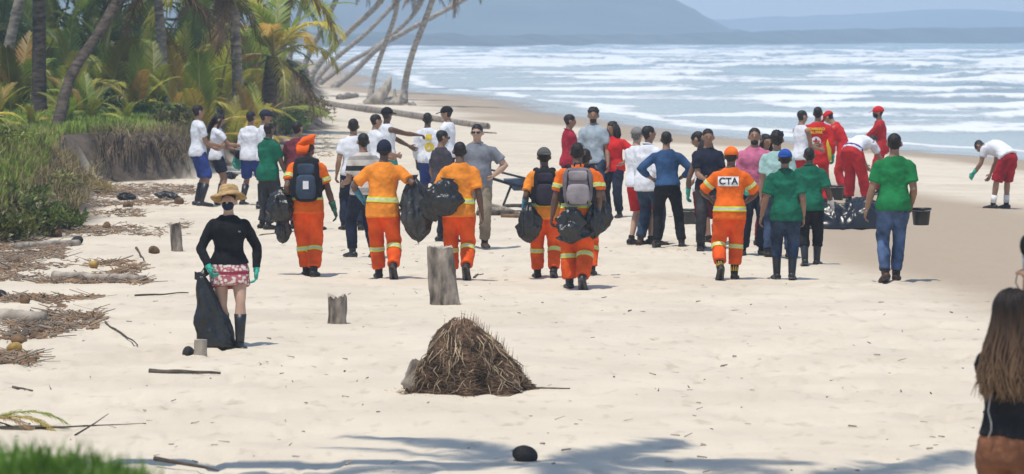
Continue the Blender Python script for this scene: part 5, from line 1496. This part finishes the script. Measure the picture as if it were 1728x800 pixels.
# ================================================================== THINGS ON THE SAND
M_DRIFT = mat("weathered_wood", (.30, .25, .20, 1), .9, .3, 9, 1.0, 26, col2=(.05, .04, .032, 1), stretch=(1, 1, .4))
M_DRIFTL = mat("pale_driftwood", (.36, .31, .25, 1), .9, .25, 5, .7, 20, stretch=(1, 1, .4))
M_HUSK = mat("coconut_husk", (.16, .095, .05, 1), .9, .35, 8, .7, 40)
M_HUSKY = mat("yellow_coconut", (.42, .26, .07, 1), .8, .3, 6, .4, 30)
M_STICK = mat("dead_stick", (.10, .08, .06, 1), .9, .3, 8, .5, 30)
M_FIBRE = mat("root_fibre", (.20, .125, .078, 1), .9, .4, 9, .3, 30, col2=(.06, .04, .028, 1))
M_FIBREL = mat("pale_root_fibre", (.40, .30, .19, 1), .9, .25, 5, .2, 30)
M_CUT = mat("cut_wood_face", (.42, .36, .28, 1), .9, .2, 14, .3, 30)

def stump(label, u, base, top_v, w_top, w_base, lean_px, seed, ragged=.0, m=M_DRIFT):
    P = on_ground(u, base); ppm = FPX / P.y
    h = (base - top_v) / ppm; r0 = w_base / ppm / 2; r1 = w_top / ppm / 2; lx = lean_px / ppm
    n, k = 30, 18
    V, F = [], []
    for j in range(k + 1):
        t = j / k
        for i in range(n):
            a = 2 * math.pi * i / n
            f = 1 + .24 * mnoise.noise(Vector((math.cos(a) * 1.7 + seed, math.sin(a) * 1.7, t * 1.3))) + .15 * mnoise.noise(Vector((math.cos(a) * 5 + seed, math.sin(a) * 5, t * 2.2))) + .03 * mnoise.noise(Vector((math.cos(a) * 12, math.sin(a) * 12 + seed, t * 9)))
            r = (r0 + (r1 - r0) * t ** .8) * f
            z = -.12 + (h + .12) * t
            if j == k: z += ragged * h * mnoise.noise(Vector((math.cos(a) * 2.5 + seed * 3, math.sin(a) * 2.5, 0)))
            V.append((r * math.cos(a) + lx * t, r * math.sin(a), z))
    for j in range(k):
        for i in range(n): F.append((j * n + i, j * n + (i + 1) % n, (j + 1) * n + (i + 1) % n, (j + 1) * n + i))
    root = empty("tree_stump", P); tag(root, label, "tree stump")
    link("bark", py_mesh(V, F), root, m)
    V2 = [V[k * n + i] for i in range(n)]; c = np.mean(np.array(V2), 0)
    V2 = V2 + [(c[0], c[1], c[2] - .015)]
    link("cut_top", py_mesh(V2, [(i, (i + 1) % n, n) for i in range(n)]), root, M_CUT)
stump("tall weathered stump leaning left in the middle foreground", 752, 514, 417, 44, 54, -9, 1, .06)
stump("short grey stump with a notched top left of the tall one", 569, 546, 501, 31, 33, 0, 2, .25)
stump("small upright post stump left behind the straw-hat woman", 299, 424, 377, 19, 22, -3, 3, .12)
stump("tiny sawn wood block at the foot of the dragged bag", 338, 599, 573, 21, 22, 0, 4, .02, M_DRIFTL)

def log(name, label, a, b, r, m=M_DRIFTL, cat="driftwood", seed=0, sink=.45, r1=None, wig=.04, group=None):
    A, B = on_ground(*a), on_ground(*b)
    n = 16; pts = []; rr_ = random.Random(seed)
    L = (B - A).length
    for i in range(n + 1):
        t = i / n; p = A.lerp(B, t)
        p = p + Vector((0, 0, r * (1 - sink))) + Vector((0, mnoise.noise(Vector((t * 3, seed, 1))), .5 * mnoise.noise(Vector((t * 3, seed, 7))))) * wig * L
        p.z = max(p.z, gz(p.x, p.y) + r * .1)
        pts.append(p - A)
    bm = bmesh.new(); tube(bm, pts, [(r + ((r1 if r1 is not None else r * .8) - r) * i / n) * (1 + rr_.uniform(-.07, .07)) for i in range(n + 1)], n=12)
    o = link(name, bm_mesh(bm), None, m); o.location = A
    tag(o, label, cat, group); return o
log("driftwood_log", "thick pale log lying at the left photo edge", (-40, 541), (78, 546), .09, seed=1)
log("driftwood_log", "long pale log lying in the litter below the shrubs", (92, 469), (186, 474), .055, seed=2)
log("driftwood_log", "grey log lying right against the foot of the bank", (30, 420), (132, 414), .06, seed=3)
log("driftwood_log", "brown weathered log chunk among the litter right of the long pale log", (186, 474), (246, 476), .06, M_DRIFT, seed=4)
log("driftwood_log", "long fallen palm trunk stretched across the far sand", (548, 178), (822, 218), .17, M_DRIFT, "driftwood", seed=5, wig=.006)
log("driftwood_log", "short stub of driftwood poking out by the leaning palms", (572, 168), (602, 164), .16, M_DRIFT, seed=6)
for i, (lb, a, b, r) in enumerate([
    ("thin curved stick on open sand left of the straw-hat woman", (228, 500), (318, 498), .012),
    ("dark flat palm stalk on the sand in front of the dragged bag", (252, 629), (372, 633), .022),
    ("long thin stick behind the straw-hat woman's shoulder", (438, 399), (500, 391), .014),
    ("short dark twig standing out near the small post stump", (230, 420), (243, 440), .018),
    ("thin twig in the open sand near the litter", (178, 545), (232, 584), .012),
    ("crooked twig beside the bareheaded walker's lifted heel", (800, 470), (815, 462), .016),
    ("grey twig on the far sand right of the grey polo man", (806, 224), (838, 226), .03),
    ("thin pale stalk lying right of the root heap", (872, 656), (962, 657), .010),
    ("small dark twig low in the left foreground", (22, 655), (55, 661), .012),
    ("long grey fallen branch behind the foreground grass", (60, 724), (246, 716), .008)]):
    log("stick", lb, a, b, r, M_STICK, "stick", 20 + i, .2, r * .5, .03, "sticks lying on the sand")

def coconut(label, u, v, d, m, sq=.85, seed=0):
    P = on_ground(u, v); bm = bmesh.new()
    for w in ellipsoid(bm, (0, 0, 0), (1, 1, 1), None, 18, 12):
        c = w.co.copy(); a = math.atan2(c.y, c.z)
        f = 1 + .07 * math.cos(3 * a) + .06 * mnoise.noise(c * 2.3 + Vector((seed, 0, 0)))
        w.co = Vector((c.x * d * .62, c.y * d * .5 * f, c.z * d * .5 * f * sq))
    o = link("coconut", bm_mesh(bm), None, m); o.location = P + Vector((0, 0, d * .28)); o.rotation_euler = (seed, .2, seed * 1.7)
    tag(o, label, "coconut", "coconuts scattered on the beach")
M_DARKC = mat("wet_dark_husk", (.022, .019, .017, 1), .7, .4, 9, .6, 40)
for i, (lb, u, v, d, m_) in enumerate([
    ("black coconut half buried in the shadow at bottom centre", 886, 778, .15, M_DARKC),
    ("round brown coconut above the thick pale log", 42, 512, .12, M_HUSK),
    ("dark coconut cut by the left photo edge", 3, 502, .12, M_DARKC),
    ("reddish-brown coconut above the yellow one at left", 32, 581, .13, M_HUSK),
    ("yellow coconut lowest at the left edge", 24, 596, .14, M_HUSKY),
    ("dark coconut beside the sawn wood block", 318, 598, .12, M_DARKC),
    ("brown coconut left of the small post stump", 260, 428, .14, M_HUSK),
    ("dark husk above the grey log by the bank", 130, 411, .15, M_DARKC),
    ("brown husk in the litter nearest the straw hat", 180, 386, .14, M_HUSK),
    ("red-brown coconut near the blue-shorts man's boots", 302, 345, .17, M_HUSK),
    ("brown coconut in the litter by the scarp foot", 216, 350, .15, M_HUSK),
    ("husk half hidden under the bank shrubs", 96, 400, .16, M_HUSK),
    ("pale husk in the middle of the litter strip", 158, 452, .13, M_HUSKY)]):
    coconut(lb, u, v, d, m_, .85, i * 1.3)

# --- scraps of black plastic by the scarp
for i, (lb, u, v, w) in enumerate([("black plastic scrap in the litter left of the blue shorts", 284, 336, .42), ("black plastic scrap nearer the scarp's left end", 214, 337, .44), ("small black scrap under the green-shirted man's hand", 386, 302, .5)]):
    o = link("plastic_scrap", bag_mesh(w, .3, .16, 60 + i, pinch=.7, lump=.6), None, BINBAG); P = on_ground(u, v); o.location = P + Vector((0, 0, .14)); o.rotation_euler = (0, .15, i)
    tag(o, lb, "plastic scrap", "black plastic scraps by the bank")

# --- heap of palm roots
def root_heap():
    P = on_ground(781, 664); ppm = FPX / P.y
    root = empty("root_heap", P); tag(root, "cone-shaped heap of tangled brown palm roots in the foreground", "palm root heap")
    rr_ = random.Random(9)
    W, H_ = 98 / ppm, 128 / ppm
    def rad(a, t):      # t: 0 ground, 1 top ; wider to the right at the ground
        r = (1 - t ** 1.3) ** .80 * W * (.98 + .12 * math.cos(a)) * (1 + .30 * mnoise.noise(Vector((math.cos(a) * 1.9 + 4, math.sin(a) * 1.9, t * 3)))) + .03
        return r
    bm = bmesh.new()
    for v in ellipsoid(bm, (0, 0, 0), (1, 1, 1), None, 28, 20):
        c = v.co.copy(); t = max(c.z, 0); a = math.atan2(c.y, c.x); q = math.hypot(c.x, c.y)
        r = rad(a, t) * .80 * (1 if q > .05 else 0) * (1 + .18 * mnoise.noise(c * 3))
        v.co = Vector((r * math.cos(a) - .03 * t, r * math.sin(a) * .8, t * H_ * .93 - (.05 if c.z < 0 else 0)))
    link("earth_core", bm_mesh(bm), root, mat("root_core", (.045, .032, .024, 1), .95, .4, 9, .8, 30))
    def strand(bm, a, t0, t1, r, jit, lift=1.0):
        pts = []; n = 7; da = rr_.uniform(-.5, .5)
        for i in range(n + 1):
            u = i / n; t = t0 + (t1 - t0) * u; aa = a + da * u + rr_.uniform(-jit, jit)
            q = rad(aa, t) * lift * (.92 + rr_.uniform(-.05, .12))
            pts.append((q * math.cos(aa) - .03 * t, q * math.sin(aa) * .8, max(t * H_ * (1 + rr_.uniform(-.03, .03)), .004)))
        tube(bm, pts, [r * (1 - .5 * i / n) for i in range(n + 1)], n=5)
    bm = bmesh.new()
    for i in range(2600):
        t0 = rr_.uniform(.06, 1.0); strand(bm, rr_.uniform(0, 6.283), t0, max(0, t0 - rr_.uniform(.1, .45)), rr_.uniform(.0014, .0042), .22)
    o = link("root_tangle", bm_mesh(bm), root, M_FIBRE); o["kind"] = "stuff"
    bm = bmesh.new()
    for i in range(60):
        t0 = rr_.uniform(.3, 1.0); strand(bm, rr_.uniform(3.4, 6.0), t0, max(0, t0 - rr_.uniform(.3, .8)), rr_.uniform(.003, .0075), .05, 1.05)
    o = link("pale_roots", bm_mesh(bm), root, M_FIBREL); o["kind"] = "stuff"
    bm = bmesh.new()
    for i in range(260):      # stiff spikes standing off the right flank and top
        a = rr_.gauss(-.15, .9); t = rr_.uniform(.05, .95); q = rad(a, t) * .93
        p0 = Vector((q * math.cos(a) - .03 * t, q * math.sin(a) * .8, t * H_)); L_ = rr_.uniform(.04, .13)
        tube(bm, [p0 - Vector((0, 0, .03)), p0 + Vector((rr_.uniform(-.01, .03), rr_.uniform(-.02, .02), L_))], [.004, .001], n=5)
    o = link("root_spikes", bm_mesh(bm), root, M_FIBRE); o["kind"] = "stuff"
    bm = bmesh.new()
    for i in range(420):      # shed fibre round the foot
        a = rr_.uniform(0, 6.283); q = W * rr_.uniform(.8, 1.28); L_ = rr_.uniform(.03, .12); b_ = rr_.uniform(0, 6.28)
        p0 = Vector((q * math.cos(a), q * math.sin(a) * .8, .006))
        tube(bm, [p0, p0 + Vector((math.cos(b_) * L_, math.sin(b_) * L_, rr_.uniform(0, .02)))], [.003, .002], n=5)
    o = link("shed_fibre", bm_mesh(bm), root, M_FIBREL); o["kind"] = "stuff"
    bm = bmesh.new()
    vs_ = box(bm, (0, 0, 0), (.17, .09, .24)); bmesh.ops.subdivide_edges(bm, edges=bm.edges[:], cuts=6, use_grid_fill=True)
    for v in bm.verts: v.co += Vector((mnoise.noise(v.co * 16), mnoise.noise(v.co * 16 + Vector((5, 0, 0))), mnoise.noise(v.co * 14 + Vector((0, 9, 0))))) * .022
    o = link("bark_slab", bm_mesh(bm), root, M_DRIFT); o.location = (-W * .80, -.10, .15); o.rotation_euler = (R(-12), R(32), R(15))
root_heap()

# --- upturned driftwood roots between the two sand palms
def drift_roots():
    P = on_ground(650, 177); root = empty("driftwood_roots", P); tag(root, "grey upturned tree roots between the two palms on open sand", "driftwood")
    k = P.y / FPX
    def pt(u, v, dy=0): q = at_depth(u, v, P.y + dy); return q - P
    for pts, rad in (([(618, 180), (640, 166), (652, 146), (658, 128)], [.32, .34, .24, .05]), ([(640, 180), (650, 172), (668, 168), (686, 172)], [.3, .3, .22, .1]), ([(664, 178), (668, 165), (664, 150)], [.16, .12, .03]),
                     ([(676, 180), (674, 168), (680, 158)], [.2, .14, .04]), ([(612, 182), (604, 178), (598, 180)], [.2, .14, .05]), ([(690, 180), (698, 177), (704, 180)], [.2, .14, .04])):
        bm = bmesh.new(); tube(bm, [pt(*q) for q in pts], rad, n=10)
        for v in bm.verts: v.co += Vector((mnoise.noise(v.co * 2), mnoise.noise(v.co * 2 + Vector((3, 3, 3))), mnoise.noise(v.co * 2 + Vector((7, 0, 0))))) * .12
        link("root_limb", bm_mesh(bm), root, M_DRIFTL)
drift_roots()

# --- poles and wheelbarrow behind the middle walkers
for i, (lb, a, b, r) in enumerate([
    ("long brown pole lying lowest in the pile of poles", (806, 364), (892, 364), .05), ("pole slanting down to the right across the pile", (812, 344), (872, 363), .03),
    ("pale sawn pole on top of the pile", (838, 350), (876, 364), .03), ("dark pole at the back of the pile", (852, 352), (905, 349), .035),
    ("thick dark pole at the left end of the pile", (806, 360), (850, 362), .06), ("reddish pole at the front right of the pile", (846, 366), (900, 368), .035)]):
    log("wooden_pole", lb, a, b, r, (M_STICK, M_DRIFT, M_DRIFTL, M_STICK, M_DRIFT, M_HUSK)[i], "wooden pole", 40 + i, .1 if i in (1, 2) else .2, r, .004, "pile of poles")
def wheelbarrow():
    P = on_ground(892, 350); root = empty("wheelbarrow", P, R(0)); tag(root, "blue wheelbarrow with dark handles pointing left behind the walkers", "wheelbarrow")
    mb = mat("blue_enamel", (.035, .075, .16, 1), .45, .25, 6, .2, 20, spec=.5); mk = mat("dark_steel", (.03, .032, .036, 1), .5, .3, 8, .2, 30)
    bm = bmesh.new()
    lo = [(-.26, -.18, .30), (.30, -.18, .30), (.30, .18, .30), (-.26, .18, .30)]; hi = [(-.44, -.30, .50), (.46, -.30, .54), (.46, .30, .54), (-.44, .30, .50)]
    vl = [bm.verts.new(p) for p in lo]; vh = [bm.verts.new(p) for p in hi]; vi = [bm.verts.new(Vector(p) * .96 + Vector((0, 0, .02))) for p in hi]; vj = [bm.verts.new(Vector(p) * .95 + Vector((0, 0, .035))) for p in lo]
    bm.faces.new(list(reversed(vl))); bm.faces.new(vj)
    for k in range(4):
        j = (k + 1) % 4
        bm.faces.new((vl[k], vl[j], vh[j], vh[k])); bm.faces.new((vh[k], vh[j], vi[j], vi[k])); bm.faces.new((vi[k], vi[j], vj[j], vj[k]))
    link("tray", bm_mesh(bm), root, mb, smooth=False)
    for q in (-1, 1):
        bm = bmesh.new(); tube(bm, [(.62, q * .05, .16), (.3, q * .16, .27), (-.35, q * .26, .42), (-.80, q * .30, .56)], [.02] * 4, n=8); link("handle", bm_mesh(bm), root, mk)
        bm = bmesh.new(); tube(bm, [(-.30, q * .24, .40), (-.46, q * .26, .0), (-.52, q * .26, .0)], [.018] * 3, n=8); link("leg", bm_mesh(bm), root, mk)
    bm = bmesh.new()
    ring = [(.62 + .15 * math.cos(t), 0, .16 + .15 * math.sin(t)) for t in np.linspace(0, 6.2832, 21)]
    tube(bm, ring, [.045] * 21, hint=(0, 1, 0), n=10); tube(bm, [(.62, -.05, .16), (.62, .05, .16)], [.05, .05], n=12)
    link("wheel", bm_mesh(bm), root, RUBBER)
    bm = bmesh.new(); tube(bm, [(-.05, -.36, .52), (-.45, -.34, .62), (-.95, -.30, .74)], [.02, .02, .018], n=8); o = link("shovel_shaft", bm_mesh(bm), None, mk); o.location = P; tag(o, "dark tool shaft sticking up out of the wheelbarrow", "tool handle")
wheelbarrow()

# --- black tarpaulin heap
def tarp():
    P = on_ground(1440, 384); n, m = 120, 60
    V = []; 
    for j in range(m + 1):
        for i in range(n + 1):
            x = (i / n - .5) * 1.55; y = (j / m - .5) * .80
            e = max(0, 1 - (abs(x + .1 * mnoise.noise(Vector((x, y * 3, 2)))) / .775) ** 2.4) * max(0, 1 - (abs(y) / .40) ** 2.0)
            z = .40 * e ** .62 * (.85 + .55 * mnoise.noise(Vector((x * 2.6, y * 2.6, 3))))
            c = abs(mnoise.noise(Vector((x * 5.5 + y * 3, y * 6, 1)))); c2 = abs(mnoise.noise(Vector((x * 13, y * 12 - x * 5, 5))))
            z += (.16 * (.35 - c) + .03 * (.3 - c2)) * min(1, e * 2)
            V.append((x + .05 * mnoise.noise(Vector((x * 4, y * 4, 9))), y + .07 * mnoise.noise(Vector((x * 4, y * 4, 19))), max(z, 0) + .004))
    o = link("tarpaulin_bundle", py_mesh(V, grid_faces(m + 1, n + 1)), None, plastic("black_tarp", (.006, .006, .007, 1), .33, 5, .3)); o.location = P
    tag(o, "shiny crumpled black tarpaulin bundle on the sand left of the green tee", "tarpaulin")
tarp()

def bucket(label, loc, r, h, handle_up=False):
    root = empty("bucket", loc); tag(root, label, "bucket", "black buckets")
    mk = mat("black_bucket_plastic", (.018, .019, .02, 1), .45, .2, 6, .1, 30, spec=.5)
    n = 26; prof = [(.0, .0), (r * .76, 0), (r * .80, .01), (r * .97, h * .90), (r * 1.05, h * .90), (r * 1.05, h), (r * .98, h), (r * .95, h * .9), (r * .74, .02), (0, .02)]
    V = [(a * math.cos(2 * math.pi * k / n), a * math.sin(2 * math.pi * k / n), z) for a, z in prof for k in range(n)]
    F = [(j * n + k, j * n + (k + 1) % n, (j + 1) * n + (k + 1) % n, (j + 1) * n + k) for j in range(len(prof) - 1) for k in range(n)]
    link("pail", py_mesh(V, F), root, mk)
    bm = bmesh.new()
    sgn = 1 if handle_up else -.2
    tube(bm, [(r * 1.02 * math.cos(t), 0, h * .95 + sgn * r * .85 * math.sin(t)) if handle_up else (r * 1.06 * math.cos(t), -r * 1.06 * math.sin(t), h * .93 - .02 * math.sin(t)) for t in np.linspace(0, math.pi, 15)], [.005] * 15, n=6)
    link("bail_handle", bm_mesh(bm), root, mat("galvanised_wire", (.3, .3, .3, 1), .4, .1, 5, 0))
bucket("black bucket standing behind the denim shirt man's right side", on_ground(1163, 378), .14, .24)
bucket("black bucket between the green polo and the red trousers", on_ground(1410, 337), .17, .27)
_h = gp["M"] @ (gp["wri"][1] + Vector((.02, .06, -.09)))
bucket("black bucket hanging from the bright green tee man's right hand", _h + Vector((.10, .02, -.17)), .12, .21)

# --- palm leaf lying at the left foreground
def fallen_leaf():
    P = on_ground(20, 722); root = empty("fallen_palm_leaf", P); tag(root, "fallen palm leaf, green fading to brown, at the left foreground", "palm leaf")
    for i, (mm, az, L, tl, kd) in enumerate(((M_FROND, -80, .66, -4, "flat"), (M_FRONDD, -62, .6, -12, "flat"), (M_FRONDY, -104, .6, -8, "flat"), (M_FRONDD, -50, .55, 20, "dead"), (M_FRONDD, -120, .5, -10, "flat"))):
        o = link("leaf_spray", frond_variant(kd, mm), root, smooth=False); o.location = (-.2, 0, .05); o.rotation_euler = (R(tl), 0, R(az)); o.scale = (L, L, L)
fallen_leaf()
def branch(label, p0, pts, r):
    P = on_ground(*p0); bm = bmesh.new(); tube(bm, [Vector(q) for q in pts], [r * (1 - .7 * i / (len(pts) - 1)) for i in range(len(pts))], n=7)
    o = link("dry_branch", bm_mesh(bm), None, M_STICK); o.location = P; tag(o, label, "branch", "dry branches in the foreground")
branch("dark dry branch lying along the right rim of the foreground grass", (330, 796), [(-.3, .3, .06), (-.15, .15, .05), (.05, .02, .03), (.16, -.05, .012)], .018)
branch("thin grey twig arching over the sand behind the foreground grass", (160, 735), [(-.15, 0, .0), (0, .02, .09), (.1, .03, .16)], .008)

# --- drift line of litter, countless small pieces
def litter(name, label, n, regions, seed, m, lmin, lmax, r, flat=1.0):
    r_ = np.random.RandomState(seed); V, F = [], []
    for (u0, v0, u1, v1, wgt) in regions:
        for _ in range(int(n * wgt)):
            u, v = r_.uniform(u0, u1), r_.uniform(v0, v1)
            r1 = ray(u, v); k = (HC - .0) / -r1.z; x, y = r1.x * k, r1.y * k
            V.append((x, y))
    X = np.array(V); Z = ground(X[:, 0], X[:, 1]); nn = len(X)
    keep = fbm(X[:, 0] / .8, X[:, 1] / 2.2, 3) + r_.uniform(-.12, .12, nn) > (.50 if flat else 0)
    X, Z = X[keep], Z[keep]; nn = len(X)
    az = r_.uniform(0, math.pi * 2, nn); L_ = r_.uniform(lmin, lmax, nn); w = r_.uniform(.5, 1.3, nn) * r; el = r_.uniform(-.1, .35, nn)
    d = np.stack([np.cos(az) * L_, np.sin(az) * L_, el * L_], -1); s = np.stack([-np.sin(az) * w, np.cos(az) * w, np.zeros(nn)], -1)
    up = np.stack([np.zeros(nn), np.zeros(nn), w * r_.uniform(.5, 1.6, nn)], -1)
    B = np.stack([X[:, 0], X[:, 1], Z + .003], -1)
    VV = np.stack([B - s, B + s, B + up * 1.4, B + d - s * .5, B + d + s * .5, B + d + up], 1).reshape(-1, 3)
    b = np.arange(nn)[:, None] * 6
    FF = np.concatenate([b + np.array([[0, 3, 5, 2]]), b + np.array([[1, 2, 5, 4]]), b + np.array([[0, 1, 4, 3]])], 0)
    o = link(name, py_mesh(VV, FF), None, m, smooth=False); tag(o, label, "beach litter", kind="stuff")
LIT = [(0, 405, 110, 475, .26), (60, 440, 250, 480, .18), (0, 500, 170, 575, .30), (110, 370, 320, 400, .05), (150, 310, 330, 350, .28), (60, 355, 240, 395, .18), (0, 595, 60, 615, .03), (400, 215, 560, 270, .08)]
M_LIT = mat("dry_leaf_litter", (.25, .155, .085, 1), .9, .35, 3, 0, col2=(.09, .055, .035, 1))
M_LITG = mat("grey_wood_litter", (.27, .22, .17, 1), .9, .35, 3, 0, col2=(.10, .08, .06, 1))
litter("leaf_litter", "brown dry leaf and seaweed litter along the foot of the bank", 13000, LIT, 1, M_LIT, .02, .13, .009)
litter("wood_litter", "grey twigs and wood chips strewn along the foot of the bank", 3600, LIT, 2, M_LITG, .04, .30, .008)
litter("sand_specks", "leaf bits and dark specks standing in for footprint shade on the open sand", 420, [(0, 480, 1700, 800, .55), (560, 300, 1400, 480, .35), (560, 190, 860, 300, .10)], 3, M_LITG, .012, .08, .006, 0)  # leaf bits, plus dark slivers added for the shaded dashes of footprints

# --- palms outside the frame at left whose leaning crowns shade the foreground sand
G4 = "palms leaning over the foreground from outside the frame"
palm("leaning_palm", "palm leaning over the foreground sand, its crown above the photo", [Vector((-15, 27.4, gz(-15, 27.4))), Vector((-11, 27.2, 5.0)), Vector((-6.2, 27.0, 9.6)), Vector((-2.0, 26.7, 12.2))], .24, .17, crown(9, 2.7, 71, 1), M_TRUNK2, group=G4, seed=71)
palm("leaning_palm", "second palm leaning lower over the foreground sand from the left", [Vector((-16, 26.2, gz(-16, 26.2))), Vector((-11, 25.9, 5.0)), Vector((-5.6, 25.6, 9.2)), Vector((-.2, 25.4, 12.0))], .22, .16, crown(8, 2.5, 72, 1), M_TRUNK2, group=G4, seed=72)
# ================================================================== AIR
def build_haze():
    bm = bmesh.new()
    box(bm, (0, 2300, 27.5), (7000, 4900, 75))
    m = bpy.data.materials.new("sea_haze"); m.use_nodes = True
    N, L = m.node_tree.nodes, m.node_tree.links
    N.remove(N["Principled BSDF"])
    v = N.new("ShaderNodeVolumePrincipled")
    v.inputs["Color"].default_value = (.64, .79, .98, 1)
    v.inputs["Density"].default_value = HAZE
    v.inputs["Anisotropy"].default_value = 0.0
    L.new(v.outputs[0], N["Material Output"].inputs["Volume"])
    o = link("haze", bm_mesh(bm, "haze"), None, m, smooth=False)
    tag(o, kind="stuff")
    o["label"] = "pale blue sea haze filling the air over the beach"
HAZE = 0.00056
build_haze()
